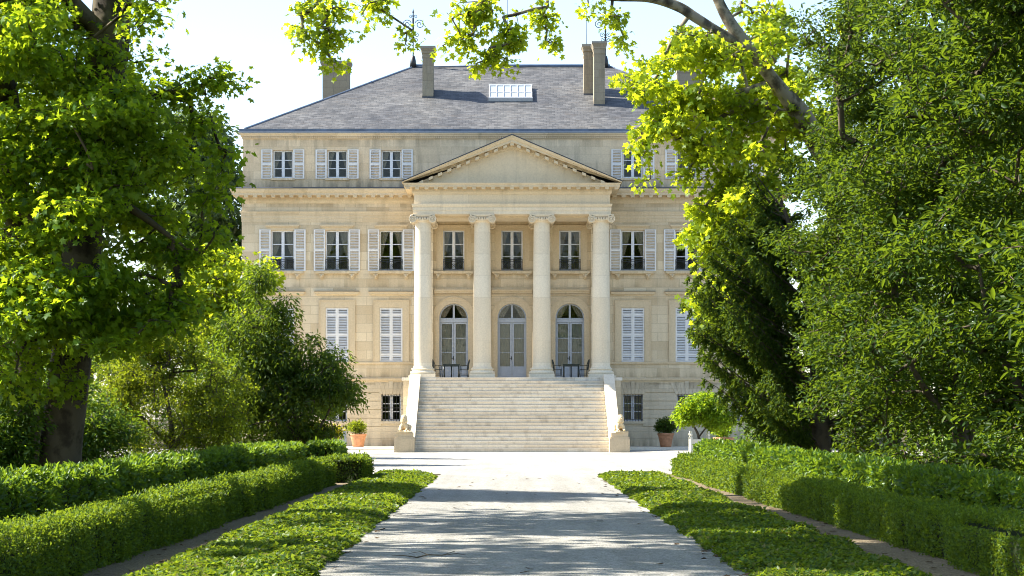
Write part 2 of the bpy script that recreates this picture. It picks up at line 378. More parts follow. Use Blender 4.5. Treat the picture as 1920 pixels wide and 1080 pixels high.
_k = MB(); _k.box(-15, -3.4, 88.8, 88.95, 0.0, 0.012); tag(obj('dark_strip', _k, M['zinc_dark']), kind='structure')  # thin dark strip lying across the west forecourt

# ------------------------------------------------------------------ the chateau (local y=0 is the main facade, +y inward)
ZP = 3.57                       # portico floor
BX = 13.9
ch = thing('chateau', 'cream stone mansion with columned portico, slate hip roof and broad front staircase', 'mansion', (0, 107, 0))
colx = (-4.43, -1.48, 1.48, 4.43)
WX = (-11.8, -9.0, -6.22, 6.22, 9.0, 11.8)
PX = (-3.0, 0.0, 2.98)

def wall_grid(mb, x0, x1, z0, z1, y, ops, depth, m=0):
    xs = sorted({x0, x1, *[o[0] for o in ops], *[o[1] for o in ops]}); zs = sorted({z0, z1, *[o[2] for o in ops], *[o[3] for o in ops]})
    for i in range(len(xs)-1):
        for j in range(len(zs)-1):
            cx = (xs[i]+xs[i+1])/2; cz = (zs[j]+zs[j+1])/2
            if any(o[0] < cx < o[1] and o[2] < cz < o[3] for o in ops): continue
            mb.add([(xs[i],y,zs[j]),(xs[i+1],y,zs[j]),(xs[i+1],y,zs[j+1]),(xs[i],y,zs[j+1])], [(0,1,2,3)], m)
    for (a, b, c, d) in ops:
        mb.add([(a,y,c),(a,y+depth,c),(a,y+depth,d),(a,y,d)], [(0,1,2,3)], m)
        mb.add([(b,y,c),(b,y+depth,c),(b,y+depth,d),(b,y,d)], [(3,2,1,0)], m)
        mb.add([(a,y,d),(a,y+depth,d),(b,y+depth,d),(b,y,d)], [(0,1,2,3)], m)
        mb.add([(a,y,c),(a,y+depth,c),(b,y+depth,c),(b,y,c)], [(3,2,1,0)], m)
F1 = (4.46, 7.25); F2 = (9.16, 11.22); FA = (13.92, 15.36); FB = (1.40, 2.78)
W1, W2, WA, WB, WP = 1.18, 1.20, 1.02, 1.02, 1.10
DW, DS = 1.48, 6.72              # door width, arch springing
# main walls
mb = MB()
ops = [(x-W1/2, x+W1/2, *F1) for x in WX]+[(x-W2/2, x+W2/2, *F2) for x in WX]
ops += [(x-WP/2, x+WP/2, *F2) for x in PX]+[(x-DW/2, x+DW/2, ZP, DS+DW/2) for x in PX]
wall_grid(mb, -BX, BX, ZP-0.1, 13.3, 0.0, ops, 0.42)
for x in PX:                      # spandrels that turn the door openings into arches
    r = DW/2; n = 14
    for sgn in (-1, 1):
        pts = [(x+sgn*r*cos(a), DS+r*sin(a)) for a in np.linspace(0, pi/2, n)]
        for i in range(n-1):
            a, b = pts[i], pts[i+1]
            q = [(a[0],0,a[1]),(b[0],0,b[1]),(b[0],0,DS+r),(a[0],0,DS+r)]
            mb.add(q if sgn < 0 else q[::-1], [(0,1,2,3)])
            q = [(a[0],0,a[1]),(b[0],0,b[1]),(b[0],0.42,b[1]),(a[0],0.42,a[1])]
            mb.add(q, [(0,1,2,3)])
D = 17.6
mb.add([(-BX,0,ZP-.1),(-BX,D,ZP-.1),(-BX,D,13.3),(-BX,0,13.3)], [(0,1,2,3)][::-1]); mb.add([(BX,0,ZP-.1),(BX,D,ZP-.1),(BX,D,13.3),(BX,0,13.3)], [(0,1,2,3)])
mb.add([(-BX,D,0),(BX,D,0),(BX,D,13.3),(-BX,D,13.3)], [(0,1,2,3)])
for z in (ZP-0.12, 8.55, 13.25): mb.add([(-BX,0.42,z),(BX,0.42,z),(BX,D,z),(-BX,D,z)], [(0,1,2,3)])
obj('facade_wall', mb, M['stone'], ch)
# rusticated basement: courses split at the windows, deep grooves
mb = MB()
courses = [(0.12, 0.52), (0.52, 1.12)]
z = 1.12
while z < 3.4: courses.append((z, min(z+0.44, 3.5))); z += 0.44
bops = [(x-WB/2, x+WB/2, *FB) for x in WX]
wall_grid(mb, -BX+0.03, BX-0.03, 0.0, 3.5, 0.0, bops, 0.42)
for i, (a, b) in enumerate(courses):
    g = 0.022 if i > 1 else 0.004; out = -0.07 if i < 2 else -0.045
    segs = [(-BX-0.04, BX+0.04)]
    for o in bops:
        if o[2] < b-0.02 and o[3] > a+0.02:
            new = []
            for s0, s1 in segs:
                if s0 < o[0] and s1 > o[1]: new += [(s0, o[0]-0.002), (o[1]+0.002, s1)]
                else: new.append((s0, s1))
            segs = new
    for s0, s1 in segs: mb.box(s0, s1, out, 0.03, a+g, b-g)
for o in bops:                    # wedge stones of the flat arches
    cx = (o[0]+o[1])/2
    for k in range(-3, 4):
        x0 = cx+(k-0.5)*0.17; x1 = cx+(k+0.5)*0.17; t = 1.0+0.0
        u0 = cx+(k-0.5)*0.25; u1 = cx+(k+0.5)*0.25
        zt = 3.40 if k else 3.46
        mb.prism_y([(x0+.006, 2.80), (x1-.006, 2.80), (u1-.008, zt), (u0+.008, zt)], -0.075 if k else -0.095, 0.0)
    mb.box(o[0]-0.1, o[1]+0.1, -0.10, 0.0, FB[0]-0.12, FB[0]-0.004)
mb.add([(-BX,0,0),(-BX,D,0),(-BX,D,3.5),(-BX,0,3.5)], [(3,2,1,0)]); mb.add([(BX,0,0),(BX,D,0),(BX,D,3.5),(BX,0,3.5)], [(0,1,2,3)])
obj('basement_wall', mb, M['stone_base'], ch)
# attic
mb = MB()
aops = [(x-WA/2, x+WA/2, *FA) for x in WX]
wall_grid(mb, -BX+0.03, BX-0.03, 13.2, 16.3, 0.12, aops, 0.42)
mb.add([(-BX+.03,.12,13.2),(-BX+.03,D,13.2),(-BX+.03,D,16.3),(-BX+.03,.12,16.3)], [(3,2,1,0)]); mb.add([(BX-.03,.12,13.2),(BX-.03,D,13.2),(BX-.03,D,16.3),(BX-.03,.12,16.3)], [(0,1,2,3)])
mb.add([(-BX,D,13.2),(BX,D,13.2),(BX,D,16.3),(-BX,D,16.3)], [(0,1,2,3)])
mb.add([(-BX+.03,.12,16.28),(BX-.03,.12,16.28),(BX-.03,D,16.28),(-BX+.03,D,16.28)], [(0,1,2,3)])
obj('attic_wall', mb, M['stone_attic'], ch)
# string course, sill band, attic plinth line
full = [(-BX, D), (-BX, 0), (BX, 0), (BX, D)]
def band(name, path, prof, mat, parent=ch): 
    mb = MB(); mb.sweep(path, prof); return obj(name, mb, mat, parent)
BL = [(-BX, D), (-BX, 0), (-4.86, 0)]; BR = [(4.86, 0), (BX, 0), (BX, D)]
for run in (BL, BR): band('string_course', run, [(-.05,3.40),(.05,3.40),(.06,3.46),(.13,3.50),(.14,3.60),(.10,3.62),(-.05,3.66)], M['stone_trim'])
for run in (BL, BR): band('sill_band', run, [(-.05,4.33),(.05,4.34),(.07,4.40),(.07,4.445),(-.05,4.455)], M['stone_trim'])
# entablature of the main block: architrave fasciae, frieze, cornice with modillions, lead cover
def half(path_fn, s): return path_fn
left_run = [(-BX, D), (-BX, 0), (-4.9, 0)]; right_run = [(4.9, 0), (BX, 0), (BX, D)]
def mod_row(mb, x0, x1, y, z0, z1, step=0.47, wd=0.2, ln=0.36):
    n = max(1, int(round((x1-x0)/step)))
    for i in range(n+1):
        x = x0+(x1-x0)*i/n
        mb.box(x-wd/2, x+wd/2, y-ln, y+0.02, z0+0.03, z1); mb.box(x-wd/2-0.015, x+wd/2+0.015, y-ln-0.015, y+0.02, z1-0.03, z1+0.004)
for run in (left_run, right_run):
    mbA = MB(); mbC = MB(); mbL = MB()
    mbA.sweep(run, [(-.05,11.66),(.02,11.66),(.02,11.82),(.035,11.825),(.035,11.99),(.05,11.995),(.05,12.10),(.075,12.12),(.09,12.19),(-.05,12.21)])
    mbC.sweep(run, [(-.05,12.60),(.03,12.62),(.06,12.70),(.08,12.74),(.08,12.995),(.46,13.0),(.46,13.12),(.49,13.14),(.54,13.24),(.55,13.32),(-.05,13.36)])
    mbL.sweep(run, [(-.05,13.37),(.53,13.335),(.565,13.33),(.565,13.36),(.53,13.372),(-.05,13.46)])
    if run is left_run: mod_row(mbC, -BX-0.2, -5.25, -0.08, 12.85, 12.992)
    else: mod_row(mbC, 5.25, BX+0.2, -0.08, 12.85, 12.992)
    obj('architrave', mbA, M['stone_trim'], ch); obj('cornice', mbC, M['stone_trim'], ch); obj('lead_cover', mbL, M['zinc_dark'], ch)
# attic cornice with dentils, gutter
mb = MB(); arun = [(-BX+.03, D), (-BX+.03, .12), (BX-.03, .12), (BX-.03, D)]
mb.sweep(arun, [(-.05,15.92),(.03,15.93),(.04,15.97),(.04,16.06),(.10,16.07),(.11,16.12),(.17,16.18),(.18,16.22),(-.05,16.24)])
x = -BX+0.08
while x < BX-0.08: mb.box(x, x+0.06, 0.02, 0.10, 15.975, 16.055); x += 0.11
obj('attic_cornice', mb, M['stone_attic'], ch)
mb = MB(); mb.sweep(arun, [(-.05,16.25),(.18,16.25),(.20,16.25),(.20,16.29),(-.05,16.29)], 1)
mb.sweep(arun, [(-.05,16.293),(.165,16.293),(.165,16.44),(-.05,16.46)], 0)
obj('gutter', mb, [M['zinc'], M['zinc_lip']], ch)
# hip roof
ex, ey0, ey1, ez = BX-0.16, -0.02, D+0.1, 16.445; rx, ry, rz = 5.45, 8.75, 21.12
mb = MB()
A,B,C_,D_ = (-ex,ey0,ez),(ex,ey0,ez),(ex,ey1,ez),(-ex,ey1,ez); E,F = (-rx,ry,rz),(rx,ry,rz)
mb.add([A,B,F,E], [(0,1,2,3)]); mb.add([B,C_,F], [(0,1,2)]); mb.add([C_,D_,E,F], [(0,1,2,3)]); mb.add([D_,A,E], [(0,1,2)])
roof = obj('roof', mb, M['slate'], ch)
mb = MB(); mb.bar((-rx,ry,rz+.02),(rx,ry,rz+.02),0.11,0,8)
for (p,q) in ((A,E),(B,F),(D_,E),(C_,F)): mb.bar(p,q,0.06,0,6)
obj('ridge_cap', mb, M['zinc'], roof)
def rz_at(y): return ez+(rz-ez)*(y-ey0)/(ry-ey0)
def chimney(cx, wd, y0, dp, top, name='chimney'):
    mb = MB(); zb = rz_at(min(y0, ry-1))-1.6
    mb.box(cx-wd/2, cx+wd/2, y0, y0+dp, zb, top-0.62)
    w2 = wd/2
    mb.box(cx-w2-.02, cx+w2+.02, y0-.02, y0+dp+.02, top-0.62, top-0.52)
    mb.box(cx-w2-.005, cx+w2+.005, y0-.005, y0+dp+.005, top-0.52, top-0.38)
    mb.box(cx-w2-.04, cx+w2+.04, y0-.04, y0+dp+.04, top-0.38, top-0.27)
    mb.hexa([(cx-w2-.04,y0-.04,top-.27),(cx+w2+.04,y0-.04,top-.27),(cx+w2+.04,y0+dp+.04,top-.27),(cx-w2-.04,y0+dp+.04,top-.27),
             (cx-w2-.11,y0-.11,top-.12),(cx+w2+.11,y0-.11,top-.12),(cx+w2+.11,y0+dp+.11,top-.12),(cx-w2-.11,y0+dp+.11,top-.12)])
    mb.box(cx-w2-.12, cx+w2+.12, y0-.12, y0+dp+.12, top-0.12, top, 1)
    zf = rz_at(y0)
    if abs(cx) < 8: mb.box(cx-w2-.015, cx+w2+.015, y0-.015, y0+.4, zf-.2, zf+.07, 2)
    return obj(name, mb, [M['stone_chim'], M['stone_stain'], M['zinc_dark']], roof)
chimney(-4.5, 0.58, 4.2, 1.15, 21.45)
chimney(4.63, 0.58, 3.1, 1.15, 21.5)
chimney(4.12, 0.52, 4.6, 1.0, 21.62)
chimney(-9.62, 1.46, 6.6, 0.7, 21.05)
chimney(9.75, 1.46, 6.6, 0.7, 21.05)
# skylight: frame, panes
sx0, sx1 = -1.20, 1.05; ya, yb = 3.75, 5.45
mb = MB(); mg = MB()
def rp(x, y, h): return (x, y-h*0.47, rz_at(y)+h*0.88)
def rbox(mbx, x0, x1, y0, y1, h0, h1): mbx.hexa([rp(x0,y0,h0),rp(x1,y0,h0),rp(x1,y1,h0),rp(x0,y1,h0),rp(x0,y0,h1),rp(x1,y0,h1),rp(x1,y1,h1),rp(x0,y1,h1)])
for i in range(7):
    x = sx0+(sx1-sx0)*i/6; rbox(mb, x-.022, x+.022, ya, yb, -.05, .20)
for y in (ya, (ya+yb)/2-.1, yb): rbox(mb, sx0-.04, sx1+.04, y-.02, y+.03, -.05, .21 if y != (ya+yb)/2-.1 else .195)
rbox(mb, sx0-.05, sx1+.05, ya-.06, ya-.02, -.1, .22); rbox(mb, sx0-.05, sx1+.05, yb+.03, yb+.09, -.1, .24)
sk = obj('skylight', mb, M['zinc_lip'], roof)
rbox(mg, sx0, sx1, ya, yb, -.02, .165); obj('pane', mg, M['skyglass'], sk)
# roof ironwork
def spiral(cx, cz, r0, r1, a0, turns, y, sgn=1, n=26):
    return [(cx+sgn*(r0+(r1-r0)*t)*cos(a0+2*pi*turns*t), y, cz+(r0+(r1-r0)*t)*sin(a0+2*pi*turns*t)) for t in np.linspace(0,1,n)]
def finial(x):
    mb = MB(); y = ry
    mb.lathe([(0.20,0),(0.16,.35),(0.10,.62),(0.06,.66)], (x,y,rz-.05), 8)
    mb.bar((x,y,rz+.5),(x,y,rz+3.0),0.035,0,6); mb.bar((x,y,rz+1.9),(x,y,rz+2.7),0.055,0,6); mb.bar((x,y,rz+3.0),(x,y,rz+3.25),0.06,0,6,0.0)
    for sg in (-1, 1):
        mb.path(spiral(x+sg*.36, rz+2.35, .27, .05, pi-.3, -1.6, y, sg), .022, 0, 5)
        mb.path(spiral(x+sg*.19, rz+1.75, .15, .03, pi+.3, -1.4, y, sg), .018, 0, 5)
        mb.path(spiral(x+sg*.16, rz+1.5, .12, .03, pi-.3, 1.3, y, sg), .018, 0, 5)
        mb.path(spiral(x+sg*.13, rz+2.78, .10, .03, pi, -1.3, y, sg), .016, 0, 5)
    mb.lathe([(.03,0),(.08,.05),(.08,.09),(.03,.14)], (x,y,rz+1.55), 8)
    obj('finial', mb, M['iron'], roof)
finial(-5.5); finial(5.2)
for x, h in ((-0.25, 4.2), (4.15, 3.2)):
    mb = MB(); mb.bar((x,ry,rz-.1),(x,ry,rz+h),0.022,0,5,0.012); mb.bar((x,ry,rz-.1),(x,ry,rz+.25),.05,0,6)
    obj('lightning_rod', mb, M['iron'], roof)

# ---- portico
YC = -3.45; YF = -3.86          # column axis, entablature face
po = MB(); po.box(-5.35, 5.35, -4.72, 0.0, 0.0, ZP-0.16); obj('podium', po, M['stone_base'], ch)
po = MB(); po.box(-5.42, 5.42, -4.76, 0.0, ZP-0.158, ZP); obj('portico_floor', po, M['stone_step'], ch)
def volute(mb, x, z, y0, y1, r, sg, m=0):
    mb.lathe([(r*.98, y0+.02),(r*.80,y0+(y1-y0)*.25),(r*.68,(y0+y1)/2),(r*.80,y0+(y1-y0)*.75),(r*.98,y1-.02)], (x,0,z), 20, m, 'y')
    pts = spiral(x, z, r*.92, r*.16, pi/2, -2.3*sg if sg>0 else 2.3, y0, 1, 40)
    mb.path(pts, r*.13, m, 5); mb.lathe([(r*.22,y0-.04),(r*.22,y0+.02)], (x,0,z), 10, m, 'y')
def capital(mb, top_r, z0, z1, wide, dy):     # local: column axis at 0,0
    hw = wide/2; vr = (z1-z0)*.50
    mb.box(-hw+.05, hw-.05, -dy-.03, dy+.03, z1-.075, z1); mb.box(-hw+.08, hw-.08, -dy-.005, dy+.005, z1-.11, z1-.075)
    mb.box(-hw+vr*.8, hw-vr*.8, -dy+.09, dy-.09, z1-.25, z1-.11)
    mb.box(-hw+vr*.8, hw-vr*.8, -dy, dy, z1-.155, z1-.125); mb.box(-hw+vr*.8, hw-vr*.8, -dy, dy, z1-.28, z1-.255)
    for sg in (-1, 1):
        volute(mb, sg*(hw-vr*.85), z0+vr*.86, -dy-.05, dy+.05, vr*.98, sg)
    k = 11
    for i in range(-2, 3): mb.lathe([(.0,-.09),(.05,-.05),(.055,0),(.03,.05)], (i*.125, -dy+.02, z1-.20), 8)
    mb.lathe([(top_r+.01,z0+.02),(top_r+.06,z0+.08),(top_r+.11,z0+.17),(top_r+.08,z1-.24)], (0,0,0), 28)
col_proto = None
for x in colx:
    if col_proto is None:
        mb = MB(); pr = []
        zb, zt = ZP+.50, 11.36
        pr += [(.50,zb-.03),(.50,zb),(.465,zb+.06)]
        for t in np.linspace(0,1,10): pr.append((.455-.062*(t**1.7), zb+.10+(zt-zb-.2)*t))
        pr += [(.40,zt-.08),(.425,zt-.06),(.425,zt-.02),(.395,zt)]
        mb.lathe(pr, (0,0,0), 40)
        c = obj('column', mb, M['stone_pale'], ch, (x, YC, 0)); col_proto = c
        mb = MB(); mb.box(-.63,.63,-.63,.63,ZP+.002,ZP+.20)
        mb.lathe([(.60,.20),(.625,.23),(.63,.275),(.61,.32),(.57,.335),(.545,.34),(.53,.37),(.535,.40),(.56,.41),(.575,.435),(.565,.465),(.51,.475)], (0,0,ZP), 36)
        obj('base', mb, M['stone_pale'], c)
        mb = MB(); capital(mb, .40, 11.26, 11.67, 1.32, .50); obj('capital', mb, M['stone_entab'], c)
    else: dup(col_proto, ch, (x, YC, 0))
mb = MB(); mb.box(-.38,.38,-.28,.0,ZP+.40,11.30); mb.box(-.46,.46,-.36,.0,ZP+.0,ZP+.2); mb.box(-.43,.43,-.33,.0,ZP+.2,ZP+.40)
pil = obj('pilaster', mb, M['stone'], ch, (colx[0], 0, 0))
mb = MB(); capital(mb, .2, 11.26, 11.66, 1.24, .24); obj('capital', mb, M['stone_entab'], pil, (0,-.2,0))
for x in colx[1:]: dup(pil, ch, (x, 0, 0))
# entablature block and ceiling
HX = 4.88
run = [(-HX, -.01), (-HX, YF), (HX, YF), (HX, -.01)]
mb = MB(); mb.box(-HX+.02, HX-.02, YF+.02, -.02, 11.672, 13.15)
mb.sweep(run, [(-.05,11.675),(.02,11.675),(.02,11.86),(.04,11.865),(.04,12.06),(.06,12.065),(.08,12.10),(.10,12.17),(.10,12.19),(-.05,12.20)])
mb.box(-HX+.6, HX-.6, YF+.9, -.9, 11.60, 11.674)
for x in (-2.95, 0, 2.95): mb.box(x-.9, x+.9, YF+1.0, -1.0, 11.585, 11.602)
obj('entablature', mb, M['stone_entab'], ch)
mb = MB()
mb.sweep(run, [(-.05,12.66),(.03,12.68),(.06,12.74),(.08,12.78),(.08,12.99),(.45,12.995),(.45,13.10),(.48,13.12),(.50,13.18),(-.05,13.20)])
mod_row(mb, -HX-.28, HX+.28, YF-.08, 12.86, 12.988, .46, .19, .34)
obj('portico_cornice', mb, M['stone_trim'], ch)
# pediment
PXH, PZ, PA = 5.43, 13.20, 15.50; sl = (PA-PZ)/PXH
mb = MB(); mb.prism_y([(-PXH+.6,PZ),(PXH-.6,PZ),(0,PA-.42)], YF+.04, YF+.5, 0); pd = obj('pediment', mb, M['stone_entab'], ch)
mb = MB()
def rake(mb, prof_pts, y_out_fn=None, m=0):
    pass
for sg in (-1, 1):
    # profile points (out, h) with h measured vertically below the rake line
    prof = [(-.05,-.62),(.02,-.60),(.05,-.53),(.07,-.50),(.07,-.345),(.46,-.34),(.46,-.20),(.50,-.17),(.57,-.06),(.58,0.0),(-.05,0.0)]
    n = len(prof); vs = []
    for (xx, zz) in ((sg*PXH, PZ+.03), (0, PA+.03)):
        for (o, h) in prof: vs.append((xx, YF-o, zz+h))
    # keep the foot above the horizontal cornice
    fs = [(j, (j+1)%n, n+(j+1)%n, n+j) for j in range(n)]+[tuple(range(n)), tuple(n+j for j in range(n))[::-1]]
    if sg > 0: fs = [f[::-1] for f in fs]
    vs = [(x, y, max(z, PZ-.005)) if i < n else (x, y, z) for i, (x, y, z) in enumerate(vs)]
    mb.add(vs, fs)
    k = 0; xx = 0.24
    while xx < PXH-0.75:
        x0, x1 = sg*(xx), sg*(xx+.19); a, b = min(x0,x1), max(x0,x1)
        def zl(x): return PA+.03-sl*abs(x)
        mb.hexa([(a,YF-.42,zl(a)-.47),(b,YF-.42,zl(b)-.47),(b,YF-.05,zl(b)-.49),(a,YF-.05,zl(a)-.49),(a,YF-.42,zl(a)-.338),(b,YF-.42,zl(b)-.338),(b,YF-.05,zl(b)-.338),(a,YF-.05,zl(a)-.338)])
        xx += .46
mb.box(-.10,.10,YF-.42,YF-.05,PA-.46,PA-.30)
obj('raking_cornice', mb, M['stone_trim'], pd)
mb = MB()
for sg in (-1, 1):
    p = [(sg*(PXH+.03), PZ+.035), (0, PA+.045), (0, PA+.085), (sg*(PXH+.03), PZ+.065)]
    if sg > 0: p = p[::-1]
    mb.prism_y(p[::-1], YF-.60, 0.0)
obj('portico_roof', mb, M['zinc_dark'], pd)

# wall dressings inside the portico and over the first-floor windows
mb = MB()
for a, b in ((-4.0,-1.93),(-1.05,1.05),(1.93,4.0)):
    mb.sweep([(a,0),(b,0)], [(-.02,7.88),(.03,7.88),(.03,7.96),(.10,7.98),(.11,8.06),(.16,8.10),(.17,8.17),(-.02,8.19)])
    x = a+.03
    while x < b-.05: mb.box(x, x+.05, -.085, 0, 7.90, 7.955); x += .10
obj('portico_string', mb, M['stone_trim'], ch)

# ---- window and door prototypes (origin: middle of the opening's bottom edge on the wall plane)
def casement(w, h, rows, y=0.20, bot=0.0):
    f = MB()
    f.box(-w/2, -w/2+.065, y-.02, y+.06, 0, h); f.box(w/2-.065, w/2, y-.02, y+.06, 0, h)
    f.box(-w/2+.065, w/2-.065, y-.02, y+.06, h-.07, h); f.box(-w/2+.065, w/2-.065, y-.02, y+.06, 0, .09)
    f.box(-.075, .075, y-.03, y+.05, .09, h-.07); f.box(-.03, .03, y-.045, y-.03, .09, h-.07)
    for i in range(1, rows):
        z = .09+(h-.16)*i/rows
        f.box(-w/2+.065, -.075, y, y+.035, z-.02, z+.02); f.box(.075, w/2-.065, y, y+.035, z-.02, z+.02)
    g = MB()
    for sg in (-1, 1):
        a, b = sorted((sg*.074, sg*(w/2-.064)))
        g.add([(a,y+.018,.09),(b,y+.018,.09),(b,y+.018,h-.07),(a,y+.018,h-.07)], [(0,1,2,3)])
    return f, g
def curtains(w, h, y=.36, tie=.42, seed=0, spread=1.25):
    c = MB(); rg = random.Random(seed); n = 16; zs = np.linspace(h-.02, .02, 14)
    for sg in (-1, 1):
        vs = []
        for z in zs:
            t = (h-z)/h
            inner = .10+ (w/2-.20)*(min(1, t/ .72)**spread) if t < .72 else .10+(w/2-.20)-(t-.72)*.12
            for i in range(n):
                u = i/(n-1); x = (w/2+.06)*(1-u)+inner*u
                vs.append((sg*x, y+.035*sin(u*26+sg+t*2)*(1-.3*t)+.01*rg.random(), z))
        fs = [(j*n+i, j*n+i+1, (j+1)*n+i+1, (j+1)*n+i) for j in range(len(zs)-1) for i in range(n-1)]
        c.add(vs, fs, 0, True)
    return c
def louver(w, h, panels, y0=-.055, flip=1, up=.020, dn=.010):
    """one shutter leaf, hinged edge at x=0, extends to +x*flip"""
    s = MB(); st = .075
    def bx(a, b, c, d, e, f): 
        a, b = sorted((a*flip, b*flip)); s.box(a, b, c, d, e, f)
    bx(0, st, y0, y0+.045, 0, h); bx(w-st, w, y0, y0+.045, 0, h)
    cuts = [0]+panels+[1]
    for i in range(len(cuts)-1):
        z0, z1 = h*cuts[i], h*cuts[i+1]
        rl = .05
        bx(st, w-st, y0, y0+.043, z0, z0+rl); bx(st, w-st, y0, y0+.043, z1-rl, z1)
        n = max(2, int((z1-z0-2*rl)/.078)); p = (z1-z0-2*rl)/n
        for k in range(n):
            zc = z0+rl+p*(k+.5)
            a, b = sorted((st*flip, (w-st)*flip))
            s.hexa([(a,y0+.004,zc-up),(b,y0+.004,zc-up),(b,y0+.038,zc+dn),(a,y0+.038,zc+dn),(a,y0+.004,zc-up+.010),(b,y0+.004,zc-up+.010),(b,y0+.038,zc+dn+.010),(a,y0+.038,zc+dn+.010)])
    for z in (h*.14, h*.86): bx(-.015, .10, y0-.012, y0, z-.02, z+.02)
    return s
def sill_bracket(mb, x, z, wd=.2, hh=.28, pr=.2):
    mb.box(x-wd/2-.03, x+wd/2+.03, -pr-.03, 0, z-.05, z); mb.box(x-wd/2, x+wd/2, -pr, 0, z-hh*.45, z-.05)
    mb.box(x-wd/2+.01, x+wd/2-.01, -pr*.7, 0, z-hh*.8, z-hh*.45); mb.box(x-wd/2+.03, x+wd/2-.03, -pr*.4, 0, z-hh, z-hh*.8)
    mb.lathe([(.055,-wd/2+.02),(.055,wd/2-.02)], (x,-pr-.01,z-hh*.36), 8)
def guard_rail(w):
    g = MB(); y = -.03; h0, h1 = .05, .56
    for z in (h0, h1-.11, h1): g.box(-w/2, w/2, y-.014, y+.014, z-.013, z+.013)
    for x in (-w/2+.012, -w/6, w/6, w/2-.012): g.box(x-.013, x+.013, y-.012, y+.012, h0, h1)
    for i in range(3):
        a = -w/2+w*i/3; b = a+w/3
        g.bar((a,y,h0),(b,y,h1-.11),.012,0,4); g.bar((a,y,h1-.11),(b,y,h0),.012,0,4)
        c = (a+b)/2; zc = (h0+h1-.11)/2
        g.path([(c+.09*cos(t),y-.005,zc+.09*sin(t)) for t in np.linspace(0,2*pi,13)], .011, 0, 4)
    n = 9
    for i in range(n+1):
        x = -w/2+w*i/n; g.bar((x,y,h1-.11),(x,y,h1),.008,0,4)
    return g
# second-storey windows with open shutters
h = F2[1]-F2[0]
f, g = casement(W2, h, 3); win2 = obj('window', f, M['paint_white'], ch, (WX[0], 0, F2[0]))
obj('pane', g, M['glass'], win2); obj('curtain', curtains(W2, h, seed=1), M['curtain'], win2)
for sg in (-1, 1):
    o = obj('shutter', louver(.585, h+.07, [.5], flip=sg), M['paint'], win2, (sg*(W2/2+.012), 0, -.03))
obj('guard_rail', guard_rail(W2), M['iron'], win2)
mb = MB(); mb.box(-1.10, 1.10, -.24, 0, -.15, -.055); mb.box(-1.06, 1.06, -.20, 0, -.19, -.15); mb.box(-.66,.66,-.10,.3,-.054,-.004)
for s in (-.78, .78): sill_bracket(mb, s, -.19)
obj('sill', mb, M['stone_trim'], win2)
mb = MB(); mb.box(-.86,.86,-.10,0,h+.20,h+.29); mb.box(-.82,.82,-.07,0,h+.15,h+.20); mb.box(-.80,.80,-.03,0,h+.02,h+.15)
obj('lintel', mb, M['stone_trim'], win2)
for x in WX[1:]: dup(win2, ch, (x, 0, F2[0]))
# upper windows inside the portico: no shutters, moulded surround
f, g = casement(WP, h, 3); winp = obj('window', f, M['paint_white'], ch, (PX[0], 0, F2[0]))
obj('pane', g, M['glass'], winp); obj('curtain', curtains(WP, h, seed=4), M['curtain'], winp); obj('guard_rail', guard_rail(WP), M['iron'], winp)
mb = MB()
for (e, o) in ((.20, .05), (.05, .075)):
    if e > .1:
        mb.box(-WP/2-e, -WP/2-.05, -o, 0, -.05, h+e); mb.box(WP/2+.05, WP/2+e, -o, 0, -.05, h+e); mb.box(-WP/2-.05, WP/2+.05, -o, 0, h+.05, h+e)
    else:
        mb.box(-WP/2-e, -WP/2, -o, 0, -.05, h+e); mb.box(WP/2, WP/2+e, -o, 0, -.05, h+e); mb.box(-WP/2, WP/2, -o, 0, h, h+e)
mb.box(-WP/2-.34, -WP/2-.20, -.03, 0, -.05, h+.2); mb.box(WP/2+.20, WP/2+.34, -.03, 0, -.05, h+.2); mb.box(-WP/2-.36, WP/2+.36, -.06, 0, h+.202, h+.27)
obj('surround', mb, M['stone_trim'], winp)
mb = MB(); mb.box(-1.02, 1.02, -.24, 0, -.15, -.055); mb.box(-.98, .98, -.20, 0, -.19, -.15)
for s in (-.78, .78): sill_bracket(mb, s, -.19)
obj('sill', mb, M['stone_trim'], winp)
for x in PX[1:]: dup(winp, ch, (x, 0, F2[0]))
# first-storey windows: closed shutters, surround, hood
h = F1[1]-F1[0]
f, g = casement(W1, h, 4, .24); win1 = obj('window', f, M['paint_white'], ch, (WX[0], 0, F1[0]))
for sg in (-1, 1):
    obj('shutter', louver(W1/2-.008, h-.02, [.13, .5, .87], y0=.015, flip=-sg, up=.030, dn=.019), M['paint'], win1, (sg*(W1/2-.004), 0, .01))
mb = MB(); e = .30
for a, b in ((W1/2, W1/2+e),): 
    mb.box(-b, -a, -.045, 0, 0, h+e+.05); mb.box(a, b, -.045, 0, 0, h+e+.05); mb.box(-a, a, -.045, 0, h, h+e+.05)
    mb.box(-b-.05, -b, -.075, 0, 0, h+e+.10); mb.box(b, b+.05, -.075, 0, 0, h+e+.10); mb.box(-b, b, -.075, 0, h+e+.05, h+e+.10)
obj('surround', mb, M['stone_trim'], win1)
mb = MB(); z0 = h+.62
mb.sweep([(-.98,.0),(-.98,-.02),(.98,-.02),(.98,.0)], [(-.02,z0),(.03,z0),(.05,z0+.05),(.14,z0+.08),(.15,z0+.15),(.19,z0+.19),(-.02,z0+.20)], 0)
mb.box(-1.15, 1.15, -.19, 0, z0+.203, z0+.235, 1)
obj('hood', mb, [M['stone_trim'], M['stone_stain']], win1)
for x in WX[1:]: dup(win1, ch, (x, 0, F1[0]))
